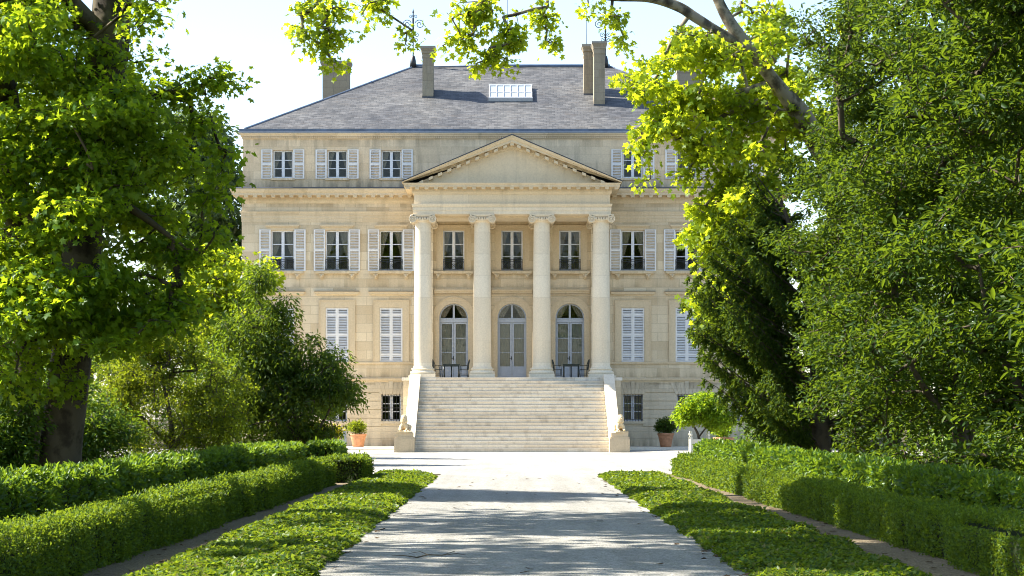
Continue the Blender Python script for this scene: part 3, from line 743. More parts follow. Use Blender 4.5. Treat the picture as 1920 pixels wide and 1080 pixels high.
# attic windows
h = FA[1]-FA[0]
f, g = casement(WA, h, 3, .20); wina = obj('window', f, M['paint_white'], ch, (WX[0], .12, FA[0]))
obj('pane', g, M['glass'], wina); obj('curtain', curtains(WA, h, seed=8), M['curtain'], wina)
for sg in (-1, 1): obj('shutter', louver(.575, h+.06, [.5], flip=sg), M['paint'], wina, (sg*(WA/2+.03), 0, -.03))
mb = MB(); mb.box(-.62,.62,-.07,.2,-.10,-.002); obj('sill', mb, M['stone_attic'], wina)
for x in WX[1:]: dup(wina, ch, (x, .12, FA[0]))
# basement windows behind iron bars
h = FB[1]-FB[0]
f, g = casement(WB, h, 3, .18); winb = obj('window', f, M['paint_white'], ch, (WX[0], 0, FB[0]))
obj('pane', g, M['glass'], winb)
mb = MB()
for i in range(7): x = -WB/2+WB*(i+.5)/7; mb.bar((x,-.0,0),(x,-.0,h),.016,0,5)
for z in (.10, h*.5, h-.08): mb.box(-WB/2, WB/2, -.012, .012, z-.014, z+.014)
obj('iron_grille', mb, M['iron'], winb)
for x in WX[1:]: dup(winb, ch, (x, 0, FB[0]))
# pale blinds behind the two basement windows east of the stairs
for o in [c for c in ch.children if c.name.startswith('window') and abs(c.location.z-FB[0]) < .01 and c.location.x > 0]:
    mb = MB(); vs = []
    for i in range(25): x = -WB/2+WB*i/24; vs += [(x, .30+.02*sin(i*1.9), 0), (x, .30+.02*sin(i*1.9), h)]
    mb.add(vs, [(2*i, 2*i+2, 2*i+3, 2*i+1) for i in range(24)], 0, True); obj('curtain', mb, M['curtain'], o)
# arched french doors
H = DS-ZP; y = .22; r = DW/2
f = MB(); w2 = DW/2
f.box(-w2,-w2+.06,y-.03,y+.07,0,H); f.box(w2-.06,w2,y-.03,y+.07,0,H)
f.box(-w2+.06,w2-.06,y-.04,y+.07,H-.22,H); f.box(-w2+.03,w2-.03,y-.06,y-.04,H-.06,H-.02)
f.box(-.05,.05,y-.02,y+.06,H,H+r-.05)
n = 22
for i in range(n):
    a0 = pi*i/n; a1 = pi*(i+1)/n
    f.hexa([(r*cos(a),yy,H+r*sin(a)) if k == 0 else ((r-.07)*cos(a),yy,H+(r-.07)*sin(a)) for yy in (y-.02, y+.06) for (a, k) in ((a0,0),(a1,0),(a1,1),(a0,1))])
door = obj('french_door', f, M['paint_door'], ch, (PX[0], 0, ZP))
lf = MB(); bp = .62
for sg in (-1, 1):
    a, b = .012, w2-.065
    def bx(x0, x1, y0, y1, z0, z1): x0, x1 = sorted((sg*x0, sg*x1)); lf.box(x0, x1, y0, y1, z0, z1)
    bx(a, a+.085, y, y+.05, .02, H-.23); bx(b-.06, b, y, y+.05, .02, H-.23); bx(a+.085, b-.06, y, y+.05, H-.31, H-.23)
    bx(a+.085, b-.06, y, y+.05, .02, .12); bx(a+.085, b-.06, y+.015, y+.045, .12, bp-.04); bx(a+.085, b-.06, y, y+.05, bp-.04, bp+.04)
    bx(a+.13, b-.11, y-.004, y+.015, .17, bp-.09)
    for k in (1, 2): z = bp+(H-.29-bp)*k/3; bx(a+.085, b-.06, y+.005, y+.045, z-.018, z+.018)
dl = obj('door_leaf', lf, M['paint_door'], door)
hd = MB(); hd.box(-.035,-.008,y-.035,y-.001,.98,1.18); hd.bar((-.02,y-.05,1.08),(-.13,y-.05,1.08),.014,0,6); obj('handle', hd, M['iron'], door)
g = MB(); g.add([(-w2+.06,y+.03,bp),(w2-.06,y+.03,bp),(w2-.06,y+.03,H-.28),(-w2+.06,y+.03,H-.28)], [(0,1,2,3)])
g.add([(0,y+.02,H)]+[((r-.05)*cos(a),y+.02,H+(r-.05)*sin(a)) for a in np.linspace(0,pi,20)], [(0,i+1,i+2) for i in range(19)])
obj('pane', g, M['glass'], door)
b = MB(); vs = []
for i in range(49): x = -w2+DW*i/48; vs += [(x, .33+.010*sin(i*1.3), .3), (x, .33+.010*sin(i*1.3), H-.1)]
b.add(vs, [(2*i, 2*i+2, 2*i+3, 2*i+1) for i in range(48)], 0, True); obj('blind', b, M['blind'], door)
c = MB()
for sg in (-1, 1):
    vs = []
    for i in range(14):
        u = i/13; xb = .72-.50*u*.45; xt = .68-.66*u
        vs += [(sg*xb, .36+.03*sin(i*1.8), H-.05), (sg*xt, .36+.03*sin(i*1.8), H+.70*sqrt(max(0,1-(xt/.74)**2))+.02)]
    c.add(vs, [(2*i, 2*i+2, 2*i+3, 2*i+1) for i in range(13)], 0, True)
cur = obj('curtain', c, M['curtain'], door)
sr = MB()
for (r0, r1, o) in ((r+.004, r+.10, .05), (r+.10, r+.30, .03), (r+.30, r+.36, .07)):
    for i in range(28):
        a0 = pi*i/28; a1 = pi*(i+1)/28
        sr.hexa([(q*cos(a), yy, H+q*sin(a)) for yy in (-o, 0.0) for (q, a) in ((r1,a0),(r1,a1),(r0,a1),(r0,a0))])
for sg in (-1, 1):
    a, b2 = sorted((sg*(r+.003), sg*(r+.36))); sr.box(a, b2, -.08, 0, H-.12, H-.004); a, b2 = sorted((sg*(r+.01), sg*(r+.32))); sr.box(a, b2, -.045, 0, .0, H-.12)
obj('archivolt', sr, M['stone_trim'], door)
for i, x in enumerate(PX[1:]):
    d2 = dup(door, ch, (x, 0, ZP))

# each window a little different: curtain folds, shutter angle
pool = {}
for wd_, key in ((W2, 'a'), (WP, 'b'), (WA, 'c')):
    hh = (F2[1]-F2[0]) if key != 'c' else (FA[1]-FA[0])
    pool[round(wd_, 2)] = [curtains(wd_, hh, y=.34+.03*k, seed=20+k, spread=sp_).mesh('curtain', [M['curtain']]) for k, sp_ in enumerate((1.25, .75, 1.9, .45))]
rv = random.Random(5)
for o in [c for c in ch.children if c.name.startswith('window')]:
    wkey = {round(win2.data.vertices[0].co.x*2, 2): None}
    cw = round(abs(min(v.co.x for v in o.data.vertices))*2, 2)
    for c in o.children:
        if c.name.startswith('curtain') and cw in pool and o.location.z > 5: c.data = rv.choice(pool[cw])
        if c.name.startswith('shutter') and o.location.z > 8: c.rotation_euler.z = (1 if c.location.x < 0 else -1)*R(rv.uniform(0.5, 6))
# ---- staircase
st = MB(); SW = 4.49; RS = ZP/21; ytop = -4.74
ys = []; yy = -11.0
for i in range(21): ys.append(yy); yy += (.295 if i != 10 else .70)
off = ytop-ys[-1]
ys = [v+off for v in ys]
rg = random.Random(3)
for i in range(21):
    z0, z1 = RS*i, RS*(i+1); back = ys[i+1]+.06 if i < 20 else ytop+.02
    xs = [-SW]; 
    while xs[-1] < SW-1.6: xs.append(xs[-1]+rg.uniform(1.3, 2.6))
    xs = [q for q in xs if q < SW-.5]+[SW]
    for a, b in zip(xs[:-1], xs[1:]):
        dz = rg.uniform(-.003, .003); dy = rg.uniform(-.004, .004)
        st.box(a+.0015, b-.0015, ys[i]+dy, back, z0+.012, z1+dz-.0)
        st.box(a+.0015, b-.0015, ys[i]+dy-.042, ys[i]+dy, z1+dz-.045, z1+dz)
    st.box(-SW, SW, ys[i]+.02, back, z0-.02, z0+.0115)
sc_ = obj('staircase', st, M['stone_step'], ch)
yb = ys[0]
for sg in (-1, 1):
    pm = MB(); x0, x1 = sorted((sg*4.50, sg*5.02))
    ym = ys[11]
    pm.prism_x([(-4.60,0.0),(-4.60,ZP+.14),(-4.80,ZP+.14),(ym+.05,RS*11+.42),(ym-.45,RS*11+.20),(yb-.15,RS*1+.28),(yb-.15,0)], x0, x1)
    pm.box(x0-.10 if sg < 0 else x0+.1, x1-.1 if sg < 0 else x1+.1, -4.62, -3.9, ZP-.02, ZP+.10)
    obj('cheek_wall', pm, M['stone_pale'], sc_)
    pm = MB(); cx = sg*4.92
    pm.box(cx-.46, cx+.46, yb-1.05, yb-.14, 0, .62); pm.box(cx-.44, cx+.44, yb-1.03, yb-.14, .62, .70); pm.box(cx-.39, cx+.39, yb-.99, yb-.141, .70, .905)
    obj('pedestal', pm, M['stone_ped'], sc_)
SPH_Y = 107+yb-.55; SPH_Z = .905

# ------------------------------------------------------------------ skin-based figures
def skin_mesh(name, pts, edges, radii, sub=2):
    me = bpy.data.meshes.new(name+'_cage'); me.from_pydata(pts, edges, [])
    o = bpy.data.objects.new(name+'_cage', me); COL.objects.link(o)
    mo = o.modifiers.new('skin', 'SKIN'); mo.use_smooth_shade = True
    for i, r in enumerate(radii):
        me.skin_vertices[0].data[i].radius = (r, r) if not hasattr(r, '__len__') else r
    me.skin_vertices[0].data[0].use_root = True
    sb = o.modifiers.new('sub', 'SUBSURF'); sb.levels = sub; sb.render_levels = sub
    dg = bpy.context.evaluated_depsgraph_get(); dg.update()
    res = bpy.data.meshes.new_from_object(o.evaluated_get(dg)); res.name = name
    bpy.data.objects.remove(o); bpy.data.meshes.remove(me)
    return res
P = [(0,.30,.20),(0,.05,.26),(0,-.14,.33),(0,-.20,.46),(0,-.23,.56),(0,-.25,.66),
     (.13,-.20,.22),(.14,-.28,.09),(.14,-.46,.06),(-.13,-.20,.22),(-.14,-.28,.09),(-.14,-.46,.06),
     (.19,.22,.20),(.22,.02,.10),(.21,-.10,.06),(-.19,.22,.20),(-.22,.02,.10),(-.21,-.10,.06),(.10,.46,.10),(.26,.36,.05)]
E = [(0,1),(1,2),(2,3),(3,4),(4,5),(2,6),(6,7),(7,8),(2,9),(9,10),(10,11),(0,12),(12,13),(13,14),(0,15),(15,16),(16,17),(0,18),(18,19)]
RR = [.17,.15,.15,.085,.10,.075,.09,.06,.05,.09,.06,.05,.13,.08,.05,.13,.08,.05,.035,.025]
sph = skin_mesh('sphinx_statue', P, E, RR); sph.materials.append(M['statue'])
hair = MB()
hair.lathe([(.02,.80-.02),(.10,.77),(.145,.68),(.155,.58),(.17,.48),(.16,.42),(.12,.40)], (0,-.19,0), 16)
face = MB()
face.lathe([(.0,-.115),(.05,-.10),(.08,-.05),(.085,.02),(.07,.08),(.03,.11)], (0,-.30,.60), 14)
face.bar((0,-.385,.63),(0,-.40,.58),.012,0,6,.02); face.box(-.03,.03,-.39,-.36,.535,.55)
for s in (-1, 1): face.lathe([(.0,-.012),(.014,0),(0,.012)], (s*.033,-.378,.625), 8)
plinth = MB(); plinth.box(-.30,.30,-.50,.44,0,.055)
s1 = obj('sphinx_statue', sph, M['statue'], None, (-4.92, SPH_Y, SPH_Z+.045)); s1.data.materials.clear(); s1.data.materials.append(M['statue'])
tag(s1, 'small stone sphinx on the stair pedestal beside the white-framed basement window', 'statue', 'stone sphinxes at the stair foot')
obj('headdress', hair, M['statue'], s1); obj('face', face, M['statue'], s1); obj('base', plinth, M['statue'], s1, (0,0,-.045))
s2 = dup(s1, None, (4.92, SPH_Y, SPH_Z+.045), 'small stone sphinx on the stair pedestal near the potted clipped shrub')
s2.rotation_euler.z = R(12); s1.rotation_euler.z = R(-6)

# ------------------------------------------------------------------ cafe furniture on the portico
def cafe_table(x, y, label):
    t = thing('cafe_table', label, 'table', (x, y, ZP), 'cafe tables in the portico')
    mb = MB(); mb.box(-.42,.42,-.35,.35,.68,.715); mb.box(-.40,.40,-.33,.33,.60,.679); obj('tabletop', mb, M['iron_furn'], t)
    for a in (-.37, 0, .37):
        for b in ((-.29, .29) if a else (0,)):
            mb = MB(); mb.bar((a,b,.60),(a*.98,b*.98,.02),.032,0,8); mb.lathe([(.05,0),(.045,.02)], (a*.98,b*.98,0), 8); obj('leg', mb, M['iron_furn'], t)
    return t
def cafe_chair(x, y, rz, label):
    t = thing('garden_chair', label, 'chair', (x, y, ZP), 'iron chairs in the portico'); t.rotation_euler.z = rz
    mb = MB(); mb.lathe([(.21,.42),(.225,.43),(.225,.445),(.20,.45)], (0,0,0), 18)
    obj('seat', mb, M['iron_furn'], t)
    for a in (-.17, .17):
        for b in (-.17, .17):
            mb = MB(); mb.path([(a,b,.43),(a*1.05,b*1.05,.25),(a*1.25,b*1.25,0)], .016, 0, 6); obj('leg', mb, M['iron_furn'], t)
    mb = MB()
    for z in (.16, .22): mb.path([(.2*cos(q),.2*sin(q),z) for q in np.linspace(0,2*pi,17)], .010, 0, 5)
    obj('stretcher', mb, M['iron_furn'], t)
    mb = MB()
    hoop = [(-.19,.19,.43)]+[(.24*cos(q), .21+.07*sin(q), .68+.27*sin(q)) for q in np.linspace(pi,0,15)]+[(.19,.19,.43)]
    mb.path(hoop, .016, 0, 6)
    for q in np.linspace(-.16,.16,7): mb.bar((q*.8,.20,.44),(q,.25,.68+.25*sqrt(max(0,1-(q/.24)**2))),.008,0,5)
    for z in (.6, .72, .83): mb.bar((-.215,.215,z),(.215,.215,z),.009,0,5)
    mb.path([(.09*cos(q),.225,.72+.09*sin(q)) for q in np.linspace(0,2*pi,13)], .010, 0, 5)
    for s in (-1, 1): mb.path([(s*.235,.2,.66),(s*.26,.0,.66),(s*.25,-.14,.64),(s*.2,-.16,.44)], .013, 0, 5)
    obj('backrest', mb, M['iron_furn'], t)
    return t
cafe_table(-3.05, 104.9, 'dark iron table before the french door nearest the open-curtained basement window')
cafe_table(2.98, 104.9, 'dark iron table before the french door on the potted citrus side')
cafe_chair(-3.75, 104.8, R(75), 'tall-backed dark iron chair against the outer column, leftmost of the four')
cafe_chair(-2.42, 105.0, R(-80), 'dark iron hoop-back chair between the first table and the second column')
cafe_chair(2.30, 104.9, R(80), 'dark iron hoop-back chair between the third column and the second table')
cafe_chair(3.62, 104.9, R(-80), 'dark iron hoop-back chair against the outer column, rightmost of the four')

# ------------------------------------------------------------------ foliage toolkit
TPL = {
 'lobed': (np.array([(.42,0,.02),(0,0,0),(.10,.40,-.03),(.30,.21,.02),(.62,.52,-.07),(.64,.20,.01),(1,0,-.06),(.64,-.20,.01),(.62,-.52,-.07),(.30,-.21,.02),(.10,-.40,-.03)]),
           np.array([(0,i,i+1) for i in range(1,10)]+[(0,10,1)])),
 'lance': (np.array([(0,0,0),(.45,.5,.12),(1,0,-.05),(.45,-.5,.12)]), np.array([(0,2,1),(0,3,2)])),
 'oval':  (np.array([(0,0,0),(.33,.5,.11),(.72,.40,.07),(1,0,-.04),(.72,-.40,.07),(.33,-.5,.11)]), np.array([(0,3,2,1),(0,5,4,3)])),
 'ivy':   (np.array([(0,0,0),(.12,.52,.06),(.52,.30,.05),(1,0,-.04),(.52,-.30,.05),(.12,-.52,.06)]), np.array([(0,3,2,1),(0,5,4,3)])),
}
def unit(a): return a/np.maximum(np.linalg.norm(a, axis=1, keepdims=True), 1e-9)
def leaf_geo(pos, d, nrm, size, wid, tpl):
    T, F = TPL[tpl]
    x = unit(d); z = unit(nrm-(nrm*x).sum(1, keepdims=True)*x); y = np.cross(z, x)
    s = size[:, None, None]; w_ = (size*wid)[:, None, None]
    V = pos[:, None, :]+x[:, None, :]*(T[None, :, 0:1]*s)+y[:, None, :]*(T[None, :, 1:2]*w_)+z[:, None, :]*(T[None, :, 2:3]*s)
    n = len(T); Fa = F[None]+(np.arange(len(pos))*n)[:, None, None]
    return V.reshape(-1, 3), Fa.reshape(-1, F.shape[1])
def pnoise(p, freq, seed, k=7):
    rg = np.random.default_rng(seed); o = 0
    for _ in range(k):
        f = rg.normal(size=3); f *= freq*rg.uniform(.6, 1.6)/np.linalg.norm(f); o = o+np.sin(p@f+rg.uniform(0, 6.28))
    return o/sqrt(k)
def blob_points(blobs, n, seed, shell=0.45, gap=0.35, gfreq=1.6, zs=1.0):
    """cluster centres in a union of ellipsoids (cx,cy,cz,rx,ry,rz[,weight]), biased to the outside, with noise gaps"""
    rg = np.random.default_rng(seed); out = []
    vol = np.array([(b[3]*b[4]*b[5])**.75*(b[6] if len(b) > 6 else 1) for b in blobs]); vol = vol/vol.sum()
    while sum(map(len, out)) < n:
        k = rg.choice(len(blobs), size=n*2, p=vol); B = np.array([b[:6] for b in blobs])[k]
        q = unit(rg.normal(size=(len(k), 3)))*(rg.random(len(k))**shell)[:, None]
        p = B[:, :3]+q*B[:, 3:6]
        g = pnoise(p*np.array([1, 1, zs]), gfreq, seed+5)
        p = p[g > (-1.5+2.0*gap)]
        out.append(p[p[:, 2] > 0.15])
    return np.concatenate(out)[:n]
def boughs(blobs, nb, per, seed, r=(.6, 1.1), flat=.5, shell=.36, gap=.2, gfreq=1.2):
    """leaf-cluster centres gathered into separate boughs, so that a crown shows lit masses with hollows between"""
    c = blob_points(blobs, nb, seed, shell, gap, gfreq); rg = np.random.default_rng(seed+9)
    R_ = np.repeat(rg.uniform(r[0], r[1], nb), per)[:, None]; q = rg.normal(size=(nb*per, 3)); q = unit(q)*(rg.random((nb*per, 1))**.45)
    p = np.repeat(c, per, 0)+q*R_*np.array([1, 1, flat])
    p[:, 2] -= ((q[:, 0]**2+q[:, 1]**2)*R_[:, 0])*.22
    p[:, 2] = np.maximum(p[:, 2], .15); return p
def cluster_leaves(C, per, rc, size, seed, flat=.6, droop=.35, tilt=.55, svar=.42, outc=None, wid=1.0):
    rg = np.random.default_rng(seed); n = len(C)*per
    c = np.repeat(C, per, 0)
    sc = np.repeat(rg.uniform(.7, 1.35, len(C)), per)[:, None]
    off = rg.normal(size=(n, 3)).clip(-1.6, 1.6)*np.array([1, 1, flat])*rc*.62*sc
    off[:, 2] -= (off[:, 0]**2+off[:, 1]**2)/(rc*2.2)*droop
    p = c+off
    hd = off.copy(); hd[:, 2] *= .4
    d = unit(hd+1e-6)+rg.normal(size=(n, 3))*.55; d[:, 2] -= droop
    nn = np.zeros((n, 3)); nn[:, 2] = 1; nn = nn+rg.normal(size=(n, 3))*tilt+unit(hd+1e-6)*.25
    sz = size*(1+rg.normal(size=n)*svar*.6).clip(.45, 1.6)
    return p, d, nn, sz
def tube_segs(p0, p1, r0, r1, k=5):
    d = unit(p1-p0); a = np.where(np.abs(d[:, 2:3]) < .9, np.array([[0, 0, 1.]]), np.array([[1., 0, 0]]))
    u = unit(np.cross(d, a)); v = np.cross(d, u); n = len(p0)
    an = np.arange(k)*2*pi/k; ring = u[:, None]*np.cos(an)[None, :, None]+v[:, None]*np.sin(an)[None, :, None]
    A = p0[:, None]+ring*r0[:, None, None]; B = p1[:, None]+ring*r1[:, None, None]
    V = np.concatenate([A, B], 1).reshape(-1, 3)
    f = np.array([(i, (i+1) % k, k+(i+1) % k, k+i) for i in range(k)])
    return V, (f[None]+(np.arange(n)*2*k)[:, None, None]).reshape(-1, 4)
def smooth_path(pts, sub=6):
    P_ = np.array(pts, float); out = []
    for i in range(len(P_)-1):
        p0 = P_[max(i-1, 0)]; p1 = P_[i]; p2 = P_[i+1]; p3 = P_[min(i+2, len(P_)-1)]
        for t in np.arange(sub)/sub:
            out.append(.5*((2*p1)+(-p0+p2)*t+(2*p0-5*p1+4*p2-p3)*t*t+(-p0+3*p1-3*p2+p3)*t**3))
    out.append(P_[-1]); return np.array(out)
def limb_geo(pts, k=14, seed=0, flare=0.0):
    S = smooth_path(pts); p = S[:, :3]; r = S[:, 3].copy(); n = len(p)
    t = np.gradient(p, axis=0); t = unit(t)
    u = np.cross(t, np.array([0.31, 0.95, 0.05])); u = unit(u); v = np.cross(t, u)
    an = np.arange(k)*2*pi/k
    rr = r[:, None]*np.ones(k)[None]
    q = p[:, None]+(u[:, None]*np.cos(an)[None, :, None]+v[:, None]*np.sin(an)[None, :, None])
    rr = rr*(1+.07*pnoise(q.reshape(-1, 3)*np.array([1, 1, .5]), 3.0, seed).reshape(n, k))
    if flare:
        h = p[:, 2]-p[0, 2]; rr = rr*(1+flare*np.exp(-h/.55)[:, None]*(1+.35*np.cos(an*5+seed)[None]))
    V = p[:, None]+(u[:, None]*np.cos(an)[None, :, None]+v[:, None]*np.sin(an)[None, :, None])*rr[:, :, None]
    F = np.array([(i*k+j, i*k+(j+1) % k, (i+1)*k+(j+1) % k, (i+1)*k+j) for i in range(n-1) for j in range(k)])
    return V.reshape(-1, 3), F, p
def grow(skel, C, seed, step=.6, sag=.12, zpen=.0):
    """connect every cluster centre to the nearest twig already grown; returns segments with pipe-model radii"""
    rg = np.random.default_rng(seed)
    cap = len(skel)+len(C)*7+10
    X = np.zeros((cap, 3)); par = np.full(cap, -1); cnt = np.zeros(cap); n = len(skel); X[:n] = skel
    d0 = np.array([((skel-c)**2).sum(1).min() for c in C]); order = np.argsort(d0)
    for i in order:
        c = C[i]; dd = ((X[:n]-c)**2).sum(1)
        if zpen: dd = dd*(1+zpen*np.clip(X[:n, 2]-c[2], 0, None))
        j = int(dd.argmin()); a = X[j]; L_ = sqrt(((a-c)**2).sum()); m = min(6, max(1, int(L_/step)))
        p = j; bend = rg.normal(size=3)*.12*L_; bend[2] += sag*L_
        for s in range(1, m+1):
            t = s/m; X[n] = a+(c-a)*t+bend*4*t*(1-t)*.5; par[n] = p; p = n; n += 1
        cnt[p] += 1
    for i in range(n-1, len(skel)-1, -1): cnt[par[i]] += cnt[i]
    k = np.arange(len(skel), n)
    return X[par[k]], X[k], cnt[par[k]], cnt[k], par[k] < len(skel)
def tree(name, label, cat, base, stems, C, per, rc, leaf, size, mat, bark, seed, wid=1.0, flat=.6, droop=.35, tilt=.55, group=None,
         tw=.0075, twmax=.09, skip_skel=0.0, sag=.12, k=14, flare=.35, gstep=.6, crown_name='crown', zpen=0.0, extra=()):
    b = np.array(base, float); t = thing(name, label, cat, base, group)
    Vs, Fs, o, sk = [], [], 0, []
    for i, s in enumerate(stems):
        V, F, p = limb_geo(s, k, seed+i, flare if i == 0 else 0.0); Vs.append(V); Fs.append(F+o); o += len(V)
        sk.append(p[int(len(p)*skip_skel):] if i == 0 else p)
    a, c, r0, r1, root = grow(np.concatenate(sk), np.concatenate([C]+[e[0] for e in extra]), seed, gstep, sag, zpen)
    ra = np.minimum(tw*np.sqrt(r1)*1.15, twmax); rb = np.minimum(tw*np.sqrt(r1), twmax)
    V, F = tube_segs(a, c, ra, rb, 5); 
    Vs.append(V); Fs.append(F+o)
    me = np_mesh('trunk', np.concatenate(Vs)-b, [np.concatenate(Fs)], bark, smooth=True); obj('trunk', me, bark, t)
    p, d, nn, sz = cluster_leaves(C, per, rc, size, seed+1, flat, droop, tilt)
    for e in extra: p, d, nn, sz = [np.concatenate(q) for q in zip((p, d, nn, sz), cluster_leaves(e[0], e[1], e[2], e[3], seed+2, .8, droop, tilt))]
    V, F = leaf_geo(p, d, nn, sz, wid if hasattr(wid, '__len__') else np.full(len(p), wid), leaf)
    obj(crown_name, np_mesh(crown_name, V-b, [F], mat), mat, t)
    return t
def shrub_core(mb_pts): pass

# ------------------------------------------------------------------ plane trees of the alley
# west row: visible pair of trunks at 43-47 m, more trees nearer than the frame, whose crowns shade the path
A_tr = [(-9.8,45,-.2,.46),(-9.72,45,1.2,.43),(-9.45,45,4,.42),(-9.1,45,7,.43),(-8.75,45,9.5,.44),(-8.7,45.3,12.5,.38),(-9.2,45.5,16,.22)]
A_l = [[(-9.3,45,5.2,.07),(-10.6,45.2,6.0,.05),(-12.2,45.5,6.2,.03)], [(-8.95,45,8,.17),(-7.9,44.5,8.5,.11),(-6.8,44,8.3,.05)],
       [(-9.2,45,6.3,.15),(-8.2,44.2,6.1,.10),(-6.9,43.6,5.2,.04)], [(-8.8,45,9.8,.2),(-10.2,44,11.2,.14),(-12,43.5,12,.06)],
       [(-8.72,45.1,11.5,.2),(-7.2,45,13,.14),(-5.5,45,14,.06)], [(-9.0,45.4,14.5,.2),(-10.5,46,16.5,.12),(-12,47,17.5,.05)]]
CA = np.concatenate([
    boughs([(-9.4,44.5,6.9,2.3,3.6,2.8),(-8.3,44.5,6.9,.9,2.4,2.1),(-11.2,44.5,6.5,2.6,3.4,3.2),(-10.8,44.5,9.6,2.6,3.4,1.8),(-11.3,44.2,10.7,2.0,2.4,1.3)], 138, 10, 11, (.55,1.0), .30, gap=.1),
    boughs([(-8.6,43.6,4.2,2.0,2.2,1.0),(-9.9,43.0,2.9,2.0,1.4,1.0),(-10.6,43,4.2,2,1.6,1.2)], 46, 9, 12, (.5,.8), .35),
    blob_points([(-9.5,42.8,14.6,5.0,3.8,3.0)], 90, 13, .5, .46)])
CA2 = np.concatenate([
    blob_points([(-6.3,43.8,8.75,.75,.6,.16),(-6.9,43.8,8.5,.7,.6,.3),(-6.6,43.8,7.8,.55,.6,.3),(-6.15,43.8,7.25,.5,.5,.2),(-6.0,43.8,6.75,.4,.4,.2),(-6.4,43.8,6.2,.5,.5,.25),(-6.3,43.8,5.5,.35,.5,.2),(-6.8,43.8,5.0,.5,.5,.3),(-6.9,43.6,4.2,.45,.5,.25),(-7.1,43.6,3.6,.5,.5,.2)], 150, 14, .8, .0),
    blob_points([(-7.6,44,9.2,.5,.5,.35),(-7.5,44,10.3,.45,.5,.5),(-7.9,43.9,10.0,.5,.5,.6)], 30, 15, .8, .0)])
tree('plane_tree', 'tall plane tree with a thick trunk behind the laurel hedge, low branches veiling it', 'tree', (-9.95,45,0), [A_tr]+A_l,
     CA, 27, .40, 'lobed', .145, LF['plane'], M['bark_shaded'], 21, flat=.5, tilt=.95, skip_skel=.35, extra=[(CA2, 12, .28, .145)])
B_tr = [(-10.95,46.5,-.2,.33),(-10.85,46.5,3,.29),(-11.1,46.3,7,.30),(-11.45,46,11,.24),(-11.4,46,15,.14)]
tree('plane_tree', 'slimmer dark plane trunk standing just behind the thick trunk of the big plane tree', 'tree', (-10.95,46.5,0), [B_tr, [(-11.2,46.2,8.2,.12),(-12.6,45.5,9.4,.06)]],
     blob_points([(-12.4,47,9.2,1.8,2.2,2.6),(-12,46.8,5.6,1.8,1.8,1.8)], 100, 31, .5, .40), 28, .44, 'lobed', .15, LF['plane'], M['bark_dark'], 32, tilt=.85, skip_skel=.4)
# first three: west trees nearer than the frame shows, their dapple falls on the path
for i, (tx, ty, lab) in enumerate(((-10.3, 34.0, 'plane tree of the alley whose high crown shades the middle of the path'),
                                   (-10.2, 26.0, 'plane tree of the alley whose crown overhangs the west hedges'),
                                   (-10.4, 18.5, 'plane tree of the alley at the start of the path, west row'),
                                   (-10.4, 6.0, 'unseen plane tree added as shade at the alley entrance, west row'), (-10.4, -8.0, 'unseen plane tree added as shade before the alley entrance, west row'),  # from here on: unseen trees added to block sky light
                                   (12.2, 36.0, 'unseen plane tree added as shade behind the evergreens, east row'), (12.0, 26.0, 'unseen plane tree added as shade over the east hedges'),
                                   (11.6, 15.0, 'unseen plane tree added as shade at the start of the path, east row'), (11.6, 2.0, 'unseen plane tree added as shade at the alley entrance, east row'), (11.6, -12.0, 'unseen plane tree added as shade before the alley entrance, east row'))):
    sx = 1 if tx < 0 else -1
    tr = [(tx,ty,-.2,.6),(tx+.1*sx,ty,3,.52),(tx+.2*sx,ty,8,.44),(tx+.1*sx,ty,13,.32),(tx-.3*sx,ty,17,.18)]
    lm = [[(tx+.2*sx,ty,9,.2),(tx+2.5*sx,ty-.5,11.5,.14),(tx+5*sx,ty-1,13,.06)], [(tx+.1*sx,ty,11,.2),(tx-2.6*sx,ty+1,13,.12)], [(tx+.1*sx,ty,12,.2),(tx+1.5*sx,ty+2.6,14.5,.1)], [(tx+.1*sx,ty,10,.2),(tx+1*sx,ty-3,12.5,.1)]]
    Cc = blob_points([(tx-.3*sx,ty,14.0,5.6,4.9,4.2),(tx+3.4*sx,ty,12.8,4.2,4.6,2.6)], 370 if (tx < 0 and ty > 14) else 640, 40+i, .6, .55, 0.9)  # denser crowns on the added trees, to deepen the shade below
    Cc = Cc[Cc[:, 2] > np.maximum(6.0, .2*Cc[:, 1]+3.2)]
    tree('plane_tree', lab, 'tree', (tx,ty,0), [tr]+lm, Cc, 22, .62, 'lobed', .32, LF['plane'], M['bark_shaded'], 44+i, tilt=.6, skip_skel=.5, group='plane trees of the alley')

